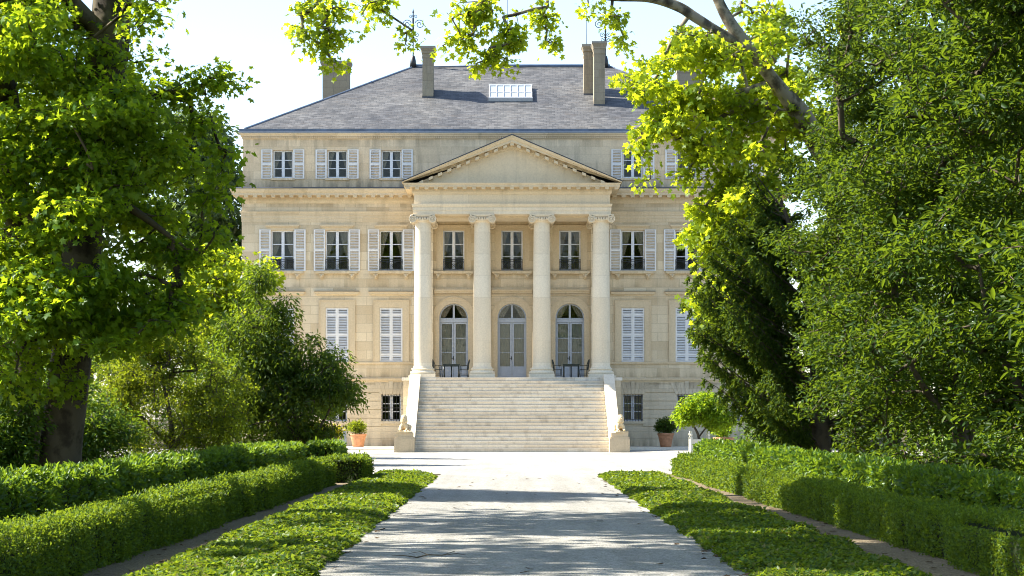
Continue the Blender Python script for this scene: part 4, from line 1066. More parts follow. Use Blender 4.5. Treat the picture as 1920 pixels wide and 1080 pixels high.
# east plane tree: the big forked limb and the backlit leaves before the roof
Rb = (11.2, 66, 0)
R_tr = [(11.2,66,-.2,.75),(11.1,66,3,.64),(10.8,66,7,.56),(10.1,66,9.6,.50)]
R_l = [[(10.3,65.6,9.0,.40),(9.1,64.6,10.8,.31),(8.15,64,11.85,.22),(7.4,63.8,12.75,.195),(6.7,63.8,13.7,.18),(6.25,63.8,14.6,.16),(5.7,63.8,16.2,.2)],
       [(7.2,63.8,13.0,.165),(6.4,63.8,13.4,.145),(5.65,63.8,13.85,.155),(5.1,63.8,14.2,.15),(4.2,63.6,14.45,.15),(2.8,63,14.4,.14),(1.0,61.5,14.6,.11),(-1.2,60,14.3,.08)],
       [(8.1,66,12.2,.11),(7.1,65.8,11.9,.09),(6.0,65.6,12.0,.05)], [(9.3,66,10.7,.15),(7.8,66,11.6,.12),(6.4,66,11.0,.07),(5.2,66,10.4,.03)],
       [(10.2,66,9.4,.25),(8.6,66,8.8,.14),(7.0,66,8.9,.06)], [(10.1,66,9.6,.45),(10.8,66.5,13,.35),(11.2,67,17,.2)],
       [(-1.2,60,14.3,.08),(-3.4,58.6,14.0,.06),(-5.4,57.4,13.6,.03)], [(5.6,65.5,14.3,.08),(5.0,65.5,13.4,.05),(4.6,65.5,12.4,.03)]]
CR = np.concatenate([
    boughs([(5.8,67.0,13.3,1.7,2.4,1.0),(4.5,65,12.1,1.0,2.6,.7),(5.3,65.5,11.3,1.1,2.8,.8),(6.6,66.6,11.0,1.5,2.8,1.3),(8.0,68.0,13.6,1.7,2.2,1.4),(7.1,66,9.4,1.2,2.8,1.3),(8.8,66.6,11.8,1.4,3,2.2)], 92, 8, 51, (.4,.75), .45),
    boughs([(7.3,66,8.0,1.2,2.6,1.7),(6.4,65.8,7.5,.55,2.0,1.3),(7.2,66.4,5.4,1.2,2.2,1.8)], 66, 8, 53, (.35,.65), .5),
    blob_points([(9.5,66.5,16.5,4.0,3.0,2.2)], 40, 54, .5, .35)])
CR2 = np.concatenate([
    blob_points([(4.6,65.4,10.8,.75,.7,.55),(4.05,65.4,10.0,.32,.5,.75),(4.15,65.4,9.05,.28,.4,.25),(5.8,65.6,9.8,.55,.7,.95),(5.3,65.6,9.2,.3,.5,.4),(4.0,65.4,11.9,.4,.5,.5)], 130, 52, .8, .1, 2.5),
    blob_points([(6.35,65.6,6.7,.35,.6,.7),(5.95,65.6,8.2,.3,.6,.3),(6.0,65.6,7.5,.25,.6,.2),(6.2,66,4.9,.3,.5,.5)], 60, 62, .8, .1, 2.5),
    blob_points([(6.6,63.1,12.6,.7,.3,.45),(7.9,63.1,12.9,.6,.3,.7),(5.6,63.2,13.2,.7,.3,.3),(7.6,64.5,14.2,.9,.6,.5)], 56, 63, .8, .0),
    # sprigs hanging over the roof and the sky
    blob_points([(-.94,61,13.5,1.1,.5,.40),(-1.4,61,12.75,.55,.4,.40),(0,61,12.75,.45,.4,.5),(-.6,61,12.2,.45,.4,.28),(-1.95,61,12.4,.18,.3,.25),(-1.05,61,11.95,.25,.3,.14),(-.2,61,11.95,.2,.3,.14)], 118, 55, .8, .05, 2.5),
    blob_points([(.94,61.2,13.5,.4,.4,.3),(1.15,61.2,12.65,.45,.3,.16),(1.0,61.2,13.0,.16,.3,.4)], 26, 65, .8, .0),
    blob_points([(2.3,62.5,13.95,.45,.4,.2),(3.1,62.8,13.7,.4,.4,.22),(3.35,63,13.0,.26,.4,.35)], 26, 57, .8, .0),
    blob_points([(-3.85,59,13.3,.5,.4,.30),(-4.1,59,12.95,.25,.3,.2),(-2.95,59,12.5,.16,.3,.24),(-3.0,59,12.2,.18,.3,.12)], 26, 58, .8, .0),
    blob_points([(-5.2,57.8,13.0,1.1,.5,.32),(-5.9,57.8,12.35,.45,.4,.28)], 40, 59, .8, .0),
    blob_points([(-5.05,57.8,12.25,.35,.4,.5),(-5.5,57.8,11.95,.45,.3,.14),(-4.6,57.8,12.2,.4,.3,.12),(-5.0,57.8,11.5,.22,.3,.35)], 34, 60, .8, .0)])
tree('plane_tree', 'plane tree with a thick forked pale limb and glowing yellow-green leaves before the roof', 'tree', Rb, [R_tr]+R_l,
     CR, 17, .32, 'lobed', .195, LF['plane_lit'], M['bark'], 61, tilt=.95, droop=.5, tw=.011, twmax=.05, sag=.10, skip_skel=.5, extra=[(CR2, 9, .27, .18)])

# ------------------------------------------------------------------ west side shrubs and far trees
tree('drooping_shrub', 'large dense dark green shrub with drooping leaves in front of the basement wall', 'shrub', (-7.3,70,0), [[(-7.3,70,-.1,.13),(-7.2,70,1,.10),(-7.4,70,2.4,.06)],[(-7.2,70,.5,.07),(-6.4,70,1.4,.05),(-5.9,70,2.4,.03)],[(-7.3,70,1.0,.08),(-8.3,70,2.6,.05),(-8.7,70,4.4,.03)]],
     blob_points([(-7.4,70,2.8,1.8,1.6,1.8),(-7.7,70,1.3,1.4,1.3,.9),(-6.6,70,1.5,.75,1,.9),(-8.6,70,4.0,1.3,1.4,1.9),(-6.2,69.8,2.8,.9,1.1,1.3),(-8.8,70,2.0,1.8,1.6,1.7),(-7.7,70,5.1,.6,.6,.7),(-8.6,70,6.2,.5,.5,.7),(-5.6,69.8,2.5,.5,.9,.6)], 900, 71, .55, .2), 46, .30, 'lance', .145, LF['bush'], M['bark_dark'], 72, wid=.36, droop=.75, tilt=.7, flat=.7, flare=.1)
tree('fine_leaved_shrub', 'wide feathery yellow-green shrub glowing against the light beside the plane trunk', 'shrub', (-10.4,63,0), [[(-10.4,63,-.1,.10),(-10.3,63,1.2,.08),(-10.6,63,2.8,.04)],[(-10.3,63,.6,.06),(-9.4,63,1.8,.05),(-8.9,63,2.6,.02)],[(-10.4,63,.8,.06),(-11.6,63,2,.04)]],
     blob_points([(-10.3,63,2.1,2.2,1.6,2.1),(-9.2,63,1.9,1.5,1.4,1.7),(-11.6,63,2.6,1.6,1.5,2.2),(-10.6,63,4.0,1.5,1.2,1.0)], 700, 73, .6, .3, 2.2), 60, .26, 'lance', .085, LF['fine'], M['bark_dark'], 74, wid=.45, droop=.4, tilt=.9, flare=.1)
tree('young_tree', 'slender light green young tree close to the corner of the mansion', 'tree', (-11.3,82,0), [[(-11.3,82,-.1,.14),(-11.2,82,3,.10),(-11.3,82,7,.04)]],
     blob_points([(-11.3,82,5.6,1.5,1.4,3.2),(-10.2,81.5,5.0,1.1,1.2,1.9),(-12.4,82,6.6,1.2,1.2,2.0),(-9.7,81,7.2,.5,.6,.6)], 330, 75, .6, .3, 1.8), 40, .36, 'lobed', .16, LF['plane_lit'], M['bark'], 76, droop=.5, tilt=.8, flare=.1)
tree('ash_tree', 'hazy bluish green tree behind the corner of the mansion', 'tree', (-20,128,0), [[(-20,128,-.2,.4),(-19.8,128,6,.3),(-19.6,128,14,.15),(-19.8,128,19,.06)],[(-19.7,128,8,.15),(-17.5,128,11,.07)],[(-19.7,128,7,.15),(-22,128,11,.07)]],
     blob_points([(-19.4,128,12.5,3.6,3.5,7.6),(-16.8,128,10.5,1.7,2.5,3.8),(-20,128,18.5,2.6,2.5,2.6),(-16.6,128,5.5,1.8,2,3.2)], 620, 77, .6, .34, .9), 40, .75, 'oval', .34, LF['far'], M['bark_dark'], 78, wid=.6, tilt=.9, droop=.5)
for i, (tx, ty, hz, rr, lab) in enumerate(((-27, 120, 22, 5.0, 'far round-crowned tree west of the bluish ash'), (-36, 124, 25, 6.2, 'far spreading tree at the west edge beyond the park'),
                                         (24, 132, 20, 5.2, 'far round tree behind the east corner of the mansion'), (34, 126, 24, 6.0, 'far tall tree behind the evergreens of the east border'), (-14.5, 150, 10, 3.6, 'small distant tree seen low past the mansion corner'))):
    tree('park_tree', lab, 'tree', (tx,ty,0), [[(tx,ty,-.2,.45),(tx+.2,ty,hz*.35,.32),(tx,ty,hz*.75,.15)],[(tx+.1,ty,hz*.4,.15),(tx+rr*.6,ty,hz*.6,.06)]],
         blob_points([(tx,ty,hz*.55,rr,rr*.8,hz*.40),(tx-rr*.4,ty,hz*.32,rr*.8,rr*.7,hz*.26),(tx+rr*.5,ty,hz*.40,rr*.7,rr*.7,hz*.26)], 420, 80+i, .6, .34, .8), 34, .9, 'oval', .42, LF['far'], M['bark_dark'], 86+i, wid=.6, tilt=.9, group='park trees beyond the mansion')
for i, (tx, ty, hz, rr, lab) in enumerate(((-12.3, 51.5, 3.4, 1.7, 'dark evergreen bush in deep shade beside the trunks'), (-14.4, 55, 4.6, 2.3, 'tall dark evergreen bush in deep shade behind the trunks'), (-11.9, 57.5, 2.6, 1.5, 'low dark bush in shade between the trunks and the feathery shrub'), (-16.5, 61, 6, 2.8, 'broad dark bush far behind the west trunks'), (-13.2, 73, 5.2, 2.6, 'tall dark bush behind the feathery shrub'), (-10.4, 76, 4.6, 2.4, 'dark bush closing the gap between the feathery and the drooping shrub'), (-11.1, 44.4, 2.9, 1.0, 'dark bush crowding the foot of the slim trunk'))):
    tree('evergreen_bush', lab, 'bush', (tx,ty,0), [[(tx,ty,-.1,.08),(tx+.1,ty,hz*.4,.05),(tx,ty,hz*.8,.02)]],
         blob_points([(tx,ty,hz*.48,rr,rr*.8,hz*.5)], 260, 90+i, .5, .2), 44, .34, 'lance', .13, LF['laurel'], M['bark_dark'], 95+i, wid=.38, tilt=.7, flare=.1)

# ------------------------------------------------------------------ east border: yew and broad evergreens
rg = np.random.default_rng(101)
def yew(base, label, seed):
    rg = np.random.default_rng(seed); b = np.array(base, float)
    t = thing('yew_tree', label, 'tree', base)
    tr = [(b[0],b[1],-.1,.28),(b[0]-.1,b[1],3,.22),(b[0]-.6,b[1],6.0,.11),(b[0]-1.3,b[1],8.3,.03)]
    V, F, sp = limb_geo(tr, 12, seed, .3); obj('trunk', np_mesh('trunk', V-b, [F], M['bark_dark'], smooth=True), M['bark_dark'], t)
    seg0, seg1, rad = [], [], []; pos, dr, nr, sz = [], [], [], []
    tips = [(5.35,5.7),(5.5,4.4),(5.6,3.4),(6.4,2.7),(5.9,6.5),(6.4,7.3),(6.95,8.7),(7.0,1.9),(5.75,5.0),(6.2,6.0)]
    for i in range(240):
        h = rg.uniform(.4, 7.6)
        a0 = sp[np.abs(sp[:, 2]-h).argmin()]
        az = rg.uniform(0, 2*pi) if i % 3 else pi+rg.normal()*.55
        ln = ((3.45-.43*h)*rg.uniform(.75, 1.12)+.35)*(1 if h > 2.0 else .58+.21*h)*(1.30 if cos(az) < -.5 else 1); rise = rg.uniform(.42, .80)
        dirh = np.array([cos(az), sin(az)*.85, 0]); 
        if i < 40:                                   # the long upswept arms on the light side
            tx_, tz_ = tips[i % 10]; tx_ += rg.normal()*.12; tz_ += rg.normal()*.15
            az = pi+rg.normal()*.22; dirh = np.array([cos(az), sin(az)*.85, 0])
            a0 = sp[np.abs(sp[:, 2]-max(.5, tz_-(9.0-tx_)*.62)).argmin()]; ln = (a0[0]-tx_)/max(.5, -cos(az)); rise = (tz_-a0[2])/ln
        n = max(4, int(ln/.22)); prev = a0
        for s in range(1, n+1):
            q = s/n; p = a0+dirh*ln*q+np.array([0, 0, ln*rise*q*(.75+.25*q)])+rg.normal(size=3)*.02
            seg0.append(prev); seg1.append(p); rad.append(.035*(1-q)+.008); prev = p
            if q < .22: continue
            for _ in range(5):                       # hanging side sprays
                sl_ = rg.uniform(.18, .50)*(1.1-.55*q); sd_ = np.array([-dirh[1], dirh[0], 0])*rg.choice([-1, 1])
                v = sd_*rg.uniform(.3, 1)+dirh*rg.uniform(.2, .9)+np.array([0, 0, -rg.uniform(.35, 1.3)]); v /= np.linalg.norm(v)
                m = 9
                for k in range(m):
                    w_ = k/m; pp = p+v*sl_*w_+np.array([0, 0, -.10*w_*w_]); 
                    e = v+rg.normal(size=3)*.75; pos.append(pp); dr.append(e); nr.append(rg.normal(size=3)+np.array([0, 0, .6])); sz.append(rg.uniform(.09, .17))
            for _ in range(2):
                e = dirh+rg.normal(size=3)*.5+np.array([0, 0, .3]); pos.append(p); dr.append(e); nr.append(rg.normal(size=3)); sz.append(rg.uniform(.07, .13))
    V, F = tube_segs(np.array(seg0), np.array(seg1), np.array(rad)*1.1, np.array(rad), 5); obj('branch', np_mesh('branch', V-b, [F], M['bark_dark'], smooth=True), M['bark_dark'], t)
    pos = np.array(pos); V, F = leaf_geo(pos, np.array(dr), np.array(nr), np.array(sz), np.full(len(pos), .34), 'lance')
    obj('foliage', np_mesh('foliage', V-b, [F], LF['yew']), LF['yew'], t)
yew((9.0, 60.5, 0), 'dark yew with upswept arms and hanging sprays reaching out before the shuttered windows', 111)

def evergreen(base, blobs, n, label, seed, size, mat='evergreen', per=44, rc=.36, wid=.42, gap=.46, trunk_h=6):
    x, y, z = base
    st_ = [[(x,y,-.1,.2),(x-.1,y,trunk_h*.4,.15),(x,y,trunk_h,.06)], [(x-.1,y,1.2,.1),(x-1.2,y-.3,trunk_h*.45,.06),(x-1.6,y-.4,trunk_h*.7,.03)], [(x,y,1.0,.1),(x+1.0,y-.4,trunk_h*.5,.06)]]
    tree('evergreen_tree', label, 'tree', base, st_, boughs(blobs, n//11, 11, seed, (.55, 1.0), .55, .40, gap*.5), per, rc, 'oval', size, LF[mat], M['bark_dark'], seed+1, wid=wid, tilt=.9, droop=.12, flat=.6, flare=.2)
evergreen((10.0,54.5,0), [(9.7,54.5,4.0,2.6,2.2,3.6),(9.6,54.5,8.3,2.5,2.0,2.8),(9.4,54.5,11.2,2.2,1.8,1.8),(8.3,54,6.5,1.5,1.4,2.0),(8.5,54,2.6,1.6,1.5,2.0)], 1000, 'broad evergreen tree right behind the dark yew, small glossy leaves', 121, .115)
evergreen((10.0,46.0,0), [(9.7,46,3.8,2.6,2.2,3.4),(9.6,46,8.6,2.6,2.2,3.0),(8.3,45.6,5.8,1.3,1.4,2.4),(8.5,45.6,2.2,1.4,1.4,1.8)], 950, 'broad evergreen tree in the middle of the east border, sunlit tips above dark hollows', 123, .12)
evergreen((9.7,36.5,0), [(9.5,36.5,3.6,2.4,2.2,3.4),(9.4,36.5,7.8,2.4,2.2,2.8),(8.2,36.2,5.2,1.2,1.3,2.0),(8.3,36.2,2.0,1.1,1.3,1.6)], 900, 'long-leaved evergreen tree over the taller laurel hedge, third along the border', 125, .15, per=42, wid=.34)
evergreen((9.7,29.0,0), [(9.3,29,3.4,2.2,2.0,3.2),(9.3,29,6.8,2.2,2.0,2.6),(8.1,28.7,4.4,1.1,1.2,1.9)], 620, 'long-leaved evergreen with pale large leaves at the near end of the border', 127, .15, per=42, wid=.34)
evergreen((12.6,59.5,0), [(12.4,59.5,5.0,3.2,2.4,5.0),(11.8,59.5,11.0,3.2,2.4,3.6),(10.6,61.5,8.8,2.0,1.6,3.0)], 900, 'tall evergreen tree in the second row behind the yew', 129, .17)
evergreen((13.0,50.5,0), [(13.0,50.5,5.0,3.0,2.4,5.0),(12.4,50.5,11.0,3.4,2.4,3.4)], 760, 'tall evergreen tree in the second row, filling the sky over the middle of the border', 131, .17)
evergreen((12.6,41.5,0), [(12.6,41.5,5.0,3.0,2.4,5.0),(12.0,41.5,10.0,3.0,2.4,3.0)], 560, 'tall evergreen tree in the second row behind the long-leaved one', 133, .17)
for i, (tx, ty, hz, rr, lab) in enumerate(((8.6, 66, 2.0, 1.3, 'low dark evergreen bush at the foot of the yew'), (11.2, 50.5, 1.7, 1.5, 'low dark bush in deep shade beneath the evergreen in the middle of the border'), (11.0, 41.0, 1.6, 1.5, 'low dark bush in deep shade behind the long-leaved evergreen'), (10.8, 33.5, 1.5, 1.3, 'low dark bush in deep shade at the near end of the border'), (10.4, 76, 2.4, 1.5, 'lime-tinted bush close behind the far end of the tall hedge'))):
    tree('evergreen_bush', lab, 'bush', (tx,ty,0), [[(tx,ty,-.1,.08),(tx+.1,ty,hz*.4,.05),(tx,ty,hz*.8,.02)]],
         blob_points([(tx,ty,hz*.48,rr,rr*.9,hz*.52)], 150, 140+i, .5, .2), 44, .32, 'lance', .13, LF['citrus'] if i == 4 else LF['laurel'], M['bark_dark'], 145+i, wid=.38, tilt=.7, flare=.1)

# ------------------------------------------------------------------ hedges, ivy
def hedge(name, label, y0, y1, xf, h, wd, side, mat, tpl, size, cover, seed, group=None, wid=.55, rough=.05, xe=None):
    """side=-1: west hedge (front face looks to +x). xf: front face x at y0, xe at y1"""
    rg = np.random.default_rng(seed); xe = xf if xe is None else xe
    ln = y1-y0
    def front(y): return xf+(xe-xf)*(y-y0)/ln
    per = h+wd+h; area = per*ln; n = int(area*cover/(size*size*wid*.62))
    y = rg.uniform(y0, y1, n); s = rg.uniform(0, per, n)
    # more, smaller leaves near the camera, fewer and larger far away
    lod = .8+.5*(y-20)/40; keep = rg.random(n) < 1/np.clip(lod, .8, 2)**2*.8; y, s, lod = y[keep], s[keep], lod[keep]; n = len(y)
    m = min(n//2, int(n*2*h*wd/(per*ln)*1.5)+40); y[:m] = np.where(rg.random(m) < .5, y0, y1)+rg.normal(size=m)*.02; capx = rg.uniform(0, wd, m); capz = rg.uniform(.03, h, m)
    out = np.where(s < h, 0, np.where(s < h+wd, s-h, wd)); z = np.where(s < h, s, np.where(s < h+wd, h, per-s))
    nx = np.where(s < h, 1., np.where(s < h+wd, 0, -1.)); nz = np.where((s >= h) & (s < h+wd), 1., 0.); ny = np.zeros(n)
    out[:m] = capx; z[:m] = capz; nx[:m] = 0; nz[:m] = 0; ny[:m] = np.where(y[:m] < (y0+y1)/2, -1, 1)
    # rounded shoulders
    dz = np.clip((z-(h-.10))/.10, 0, 1); do = np.clip((.10-out)/.10, 0, 1); db = np.clip((out-(wd-.10))/.10, 0, 1)
    z = z-.045*dz*np.maximum(do, db)**2; out = out+.045*do*dz**2-.045*db*dz**2
    x = front(y)+side*out; p = np.stack([x, y, z], 1); nv = np.stack([-side*nx, ny, nz], 1)
    edges_ = np.cumsum(rg.uniform(.7, 1.5, int(ln/.6)))+y0; ki = np.searchsorted(edges_, y+.06*pnoise(p, 4, seed+4))
    el = np.concatenate([[y0], edges_]); er = np.concatenate([edges_, [y1+9]]); uu = np.minimum(y-el[ki], er[ki]-y).clip(0, .3)/.3
    amp = rg.normal(size=len(er)+1)*rough*.55
    bump_ = pnoise(p, 3.2, seed, 9)*rough*.8+pnoise(p, 1.1, seed+2, 6)*rough*.5+amp[ki]-(1-uu)**2*rough*1.3
    bump_ = bump_*np.where(np.abs(nv[:, 2]) > .5, .4, .8)
    p = p+nv*(bump_+rg.normal(size=n)*.022)[:, None]
    stray = rg.random(n) < .05; p[stray] += nv[stray]*rg.uniform(.02, .09, stray.sum())[:, None]
    p[:, 2] = np.maximum(p[:, 2], .02)
    nn = nv+rg.normal(size=(n, 3))*.55+np.array([0, 0, .25]); d = rg.normal(size=(n, 3))+nv*.5+np.array([0, 0, .35])
    sz = size*lod*rg.uniform(.7, 1.3, n)
    t = thing(name, label, 'hedge', ((xf+xe)/2, (y0+y1)/2, 0), group); b = np.array([(xf+xe)/2, (y0+y1)/2, 0])
    V, F = leaf_geo(p, d, nn, sz, np.full(n, wid), tpl); obj('foliage', np_mesh('foliage', V-b, [F], mat), mat, t)
    # dark solid core added to block the view through the leaves
    ny_ = max(2, int(ln/.5)); ys_ = np.linspace(y0+.06, y1-.06, ny_); ring = [(.07, 0.0), (.06, h*.5), (.07, h-.09), (wd-.07, h-.09), (wd-.06, h*.5), (wd-.07, 0.0)]
    V = np.array([(front(q)+side*o-b[0], q-b[1], zz+.0) for q in ys_ for (o, zz) in ring]); k = len(ring)
    F = [np.array([(i*k+j, i*k+(j+1) % k, (i+1)*k+(j+1) % k, (i+1)*k+j) for i in range(ny_-1) for j in range(k)]), np.array([tuple(range(k)), tuple((ny_-1)*k+j for j in range(k))[::-1]])]
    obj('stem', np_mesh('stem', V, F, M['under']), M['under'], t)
    return t
hedge('box_hedge', 'long low clipped box hedge along the west side of the path', 15, 49.7, -4.42, .575, .55, -1, LF['box'], 'lance', .046, 2.2, 201, xe=-4.25)
hedge('box_hedge', 'short dark shaded box hedge stub beyond the end of the long low hedge', 51.0, 53.4, -3.62, .62, 1.0, -1, LF['box'], 'lance', .05, 2.4, 203)
hedge('laurel_hedge', 'taller laurel hedge with big glossy leaves in front of the plane trunks', 22, 60, -6.25, .80, .75, -1, LF['laurel'], 'oval', .105, 2.6, 205, wid=.42, rough=.07, xe=-6.0)
hedge('laurel_hedge', 'short dark laurel hedge piece next to the white planter', 62, 65.5, -5.25, .80, .9, -1, LF['laurel'], 'oval', .09, 2.6, 207, wid=.42, rough=.06)
hedge('box_hedge', 'long low clipped box hedge on the evergreen side, banded with sun and shade', 15, 58, 4.92, .51, .6, 1, LF['box'], 'lance', .046, 2.2, 209, xe=4.55)
hedge('laurel_hedge', 'taller laurel hedge at the foot of the evergreen trees', 22, 70, 6.35, .73, .75, 1, LF['laurel'], 'oval', .105, 2.6, 211, wid=.42, rough=.07, xe=6.3)

def ivy_bed(name, x0a, x1a, x0b, x1b, y0, y1, seed):
    rg = np.random.default_rng(seed); n = 125000
    # denser near the camera
    q = rg.random(n); y = y0+(y1-y0)*q; u = rg.random(n)
    def edge(y, a, b): return a+(b-a)*(y-y0)/(y1-y0)
    wob = lambda y, s: .03*np.sin(y*2.1+s)+.025*np.sin(y*5.3+2*s)+.02*np.sin(y*11.7+s)
    xl = edge(y, x0a, x0b)+wob(y, seed); xr = edge(y, x1a, x1b)+wob(y, seed+3); x = xl+(xr-xl)*u
    yend = y1-.45*(2*u-1)**2*1.6; y = np.minimum(y, yend)
    e = np.minimum(np.minimum(x-xl, xr-x)/.22, np.clip((yend-y)/.3, 0, 1)).clip(0, 1)
    P0 = np.stack([x, y, np.zeros(n)], 1)
    z = (.095+.035*pnoise(P0, 2.4, seed, 9)+.022*pnoise(P0, 7, seed+1, 7))*np.sqrt(e)+.02
    z = z*rg.uniform(.55, 1.1, n)
    p = np.stack([x, y, np.maximum(z, .02)], 1)
    nn = rg.normal(size=(n, 3))*.45+np.array([0, 0, 1]); d = rg.normal(size=(n, 3))*np.array([1, 1, .35])+np.array([0, 0, .1])
    lod = .8+.35*(y-20)/30; sz = .057*rg.uniform(.6, 1.35, n)*np.clip(lod, .75, 1.3)
    V, F = leaf_geo(p, d, nn, sz, np.full(n, .95), 'ivy')
    me = np_mesh(name, V, [F], LF['ivy']); o = obj(name, me, LF['ivy']); tag(o, kind='stuff'); return o
o = ivy_bed('ivy_ground_cover', -3.78, -2.0, -3.72, -2.03, 15, 56.3, 301); tag(o, 'strip of low ivy ground cover between path and box hedge, on the trunk side', 'ground cover')
o = ivy_bed('ivy_ground_cover', 2.36, 4.14, 2.38, 4.08, 15, 57.2, 303); tag(o, 'strip of low ivy ground cover beside the path on the evergreen side', 'ground cover')
sheet('ivy_underlay', [(-3.62,-10),(-2.12,-10),(-2.12,55.9),(-3.62,55.9)], 0.020, M['under']); sheet('ivy_underlay', [(2.5,-10),(3.98,-10),(3.95,56.8),(2.5,56.8)], 0.020, M['under'])  # dark sheets added so no ground shows between the ivy leaves

# ------------------------------------------------------------------ pots and planters
def pot(t, r, h, z=0):
    mb = MB(); mb.lathe([(r*.62,0),(r*.66,.02),(r*.78,h*.45),(r*.92,h*.80),(r*.93,h*.84),(r*1.0,h*.86),(r*1.02,h*.93),(r*.99,h),(r*.90,h),(r*.86,h*.9)], (0,0,z), 28)
    mb.lathe([(r*.82,h*.55),(r*.85,h*.57),(r*.85,h*.60),(r*.83,h*.62)], (0,0,z), 28)
    mb.lathe([(0.01,h*.90),(r*.87,h*.901)], (0,0,z), 20, 1); return obj('pot', mb, [M['terracotta'], M['under']], t)
def potted(name, label, loc, r, h, blobs, n, mat, leaf, size, seed, wid=.45, group='terracotta pots by the facade', per=40, rc=.14):
    t = thing(name, label, 'potted plant', loc, group); pot(t, r, h)
    C = blob_points(blobs, n, seed, .6, .1); b = np.zeros(3)
    a, c, r0, r1, _ = grow(np.array([(0,0,h*.9),(0,0,h*1.05)]), C, seed, .2)
    V, F = tube_segs(a, c, np.minimum(.004*np.sqrt(r1)*1.1, .02), np.minimum(.004*np.sqrt(r1), .02)); obj('stem', np_mesh('stem', V, [F], M['bark_dark']), M['bark_dark'], t)
    p, d, nn, sz = cluster_leaves(C, per, rc, size, seed+1, .8, .1, .8); d[:, 2] += .5
    V, F = leaf_geo(p, d, nn, sz, np.full(len(p), wid), leaf); obj('foliage', np_mesh('foliage', V, [F], mat), mat, t); return t
potted('potted_shrub', 'terracotta pot with a sparse yellowing shrub near the sphinx and open basement window', (-7.72,104.4,.12), .42, .66, [(0,0,.98,.50,.42,.30)], 90, LF['fine'], 'lance', .085, 401)
potted('potted_shrub', 'terracotta pot with a dark rounded clipped shrub between the two barred basement windows', (7.72,104.4,.12), .42, .70, [(0,0,1.05,.58,.5,.38)], 150, LF['yew'], 'lance', .075, 403)
potted('potted_shrub', 'terracotta pot with a bright golden shrub half hidden by the laurel hedge', (-8.6,86,0), .42, .72, [(.42,0,1.0,.75,.5,.36),(1.2,0,.95,.35,.4,.28)], 120, LF['gold'], 'lance', .11, 405)
potted('potted_shrub', 'terracotta pot mostly hidden behind the small citrus tree', (9.05,89,0), .45, .75, [(0,0,1.05,.4,.4,.28)], 50, LF['citrus'], 'lance', .10, 407)
def planter(label, loc, s, seed, blobs, n, mat, lsize, stems):
    t = thing('planted_citrus_tree', label, 'planter', loc, 'white box planters of the forecourt')
    mb = MB(); h = .72
    for sx in (-1, 1):
        for sy in (-1, 1):
            q = MB(); q.box(-.05, .05, -.05, .05, 0, h+.06); q.lathe([(.03,0),(.03,.03),(.02,.05),(.05,.08),(.062,.12),(.05,.16),(.02,.19),(.035,.21),(.04,.235),(.02,.26)], (0,0,h+.06), 12)
            obj('post', q, M['white_wood'], t, (sx*s, sy*s, 0))
    p = MB()
    for (x0, x1, y0, y1) in ((-s+.05, s-.05, -s-.02, -s+.02), (-s+.05, s-.05, s-.02, s+.02), (-s-.02, -s+.02, -s+.05, s-.05), (s-.02, s+.02, -s+.05, s-.05)):
        p.box(x0, x1, y0, y1, .10, h-.02)
        if x1-x0 > .3: p.box(x0, x1, y0-.012, y1+.012, h-.10, h-.018); p.box(x0, x1, y0-.012, y1+.012, .098, .18)
        else: p.box(x0-.012, x1+.012, y0, y1, h-.10, h-.018); p.box(x0-.012, x1+.012, y0, y1, .098, .18)
    p.box(-s+.03, s-.03, -s+.03, s-.03, h-.12, h-.08, 1)
    obj('panel', p, [M['white_wood'], M['under']], t)
    b = np.array(loc, float); Vs, Fs, o, sk = [], [], 0, []
    for i, sm in enumerate(stems):
        V, F, pp = limb_geo(sm, 8, seed+i); Vs.append(V); Fs.append(F+o); o += len(V); sk.append(pp)
    C = blob_points(blobs, n, seed, .6, .22, 3.0)
    a, c, r0, r1, _ = grow(np.concatenate(sk), C, seed, .25); V, F = tube_segs(a, c, np.minimum(.005*np.sqrt(r1)*1.1, .03), np.minimum(.005*np.sqrt(r1), .03))
    Vs.append(V); Fs.append(F+o); obj('trunk', np_mesh('trunk', np.concatenate(Vs), [np.concatenate(Fs)], M['bark_dark'], smooth=True), M['bark_dark'], t)
    p, d, nn, sz = cluster_leaves(C, 34, .17, lsize, seed+1, .8, .45, .8)
    V, F = leaf_geo(p, d, nn, sz, np.full(len(p), .42), 'lance'); obj('crown', np_mesh('crown', V, [F], mat), mat, t); return t
planter('white box planter holding a bright lime green citrus tree before the barred windows', (7.75,86,0), .36, 411,
        [(.12,0,1.95,.95,.8,.62),(.75,0,1.6,.65,.7,.48),(-.55,0,1.75,.5,.55,.45),(.3,0,2.35,.55,.55,.32)], 480, LF['citrus'], .125, [[(0,0,.6,.055),(-.08,0,.95,.05),(-.30,0,1.35,.035)],[(-.02,0,.8,.04),(.25,0,1.15,.03),(.6,0,1.5,.02)]])
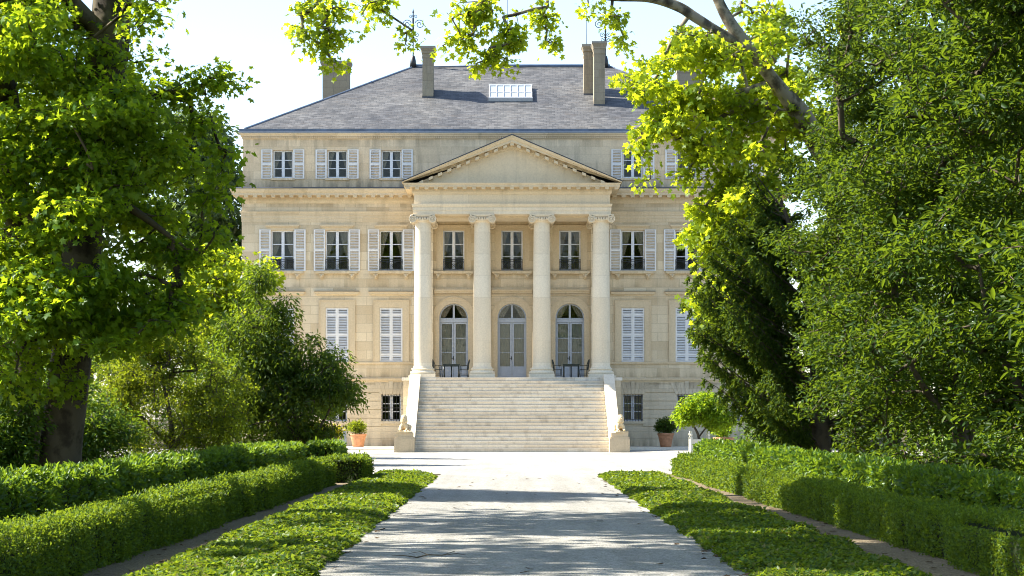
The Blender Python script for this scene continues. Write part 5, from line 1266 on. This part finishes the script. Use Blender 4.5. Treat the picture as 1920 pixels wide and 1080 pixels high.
planter('weathered white box planter in the shade of the big drooping shrub', (-7.1,84,0), .34, 415,
        [(-.35,0,2.1,.6,.6,.5)], 90, LF['bush'], .12, [[(0,0,.6,.05),(-.12,0,1.1,.045),(-.35,0,1.8,.02)]])

# ------------------------------------------------------------------ litter on the path
rgp = random.Random(17)
def dry_leaf(x, y, s, rz):
    me = MB(); T, F = TPL['lobed']; 
    me.add([(a*s, b_*s, (c+.10*abs(b_)*2.2+.12*(a-.5)**2)*s) for a, b_, c in T], [tuple(f) for f in F])
    o = obj('fallen_leaf', me, LF['dry'], None, (x, y, .026)); o.rotation_euler = (rgp.uniform(-.25,.25), rgp.uniform(-.25,.25), rz)
    return tag(o, 'small dry brown leaf lying on the grey gravel path', 'leaf', 'dry leaves scattered on the path')
for i in range(95):
    y = 20+36*rgp.random()**1.3; x = rgp.choice([rgp.uniform(-1.9, 2.3), rgp.uniform(-1.9, 2.3), rgp.uniform(2.1, 2.38), rgp.uniform(-2.0, -1.75), rgp.uniform(2.2, 2.4)])
    dry_leaf(x, y, rgp.uniform(.05, .13), rgp.uniform(0, 6.28))
for i in range(70):
    y = 20+30*rgp.random()**1.2; west = i % 3 == 0
    o = dry_leaf(rgp.uniform(-4.3, -3.85) if west else rgp.uniform(4.2, 4.75), y, rgp.uniform(.05, .12), rgp.uniform(0, 6.28)); o.location.z = .016
    o['label'] = 'small dry brown leaf lying on the bare soil strip between ivy and box hedge'; o['group'] = 'dry leaves on the bare soil strips'
mb = MB(); mb.path([(0,0,.01),(.12,.18,.03),(.28,.25,.02),(.42,.50,.05)], [.009,.008,.006,.003], 0, 5); mb.path([(.12,.18,.03),(.02,.42,.05),(-.12,.55,.02)], [.006,.004,.002], 0, 5); mb.path([(.28,.25,.02),(.45,.22,.04),(.55,.30,.02)], [.005,.004,.002], 0, 5); mb.path([(0,0,.01),(-.15,.05,.03),(-.30,.25,.015)], [.007,.005,.002], 0, 5)
tag(obj('twig', mb, M['bark_dark'], None, (-1.08, 23.6, .016)), 'thin forked dead twig lying on the shaded gravel path', 'twig')
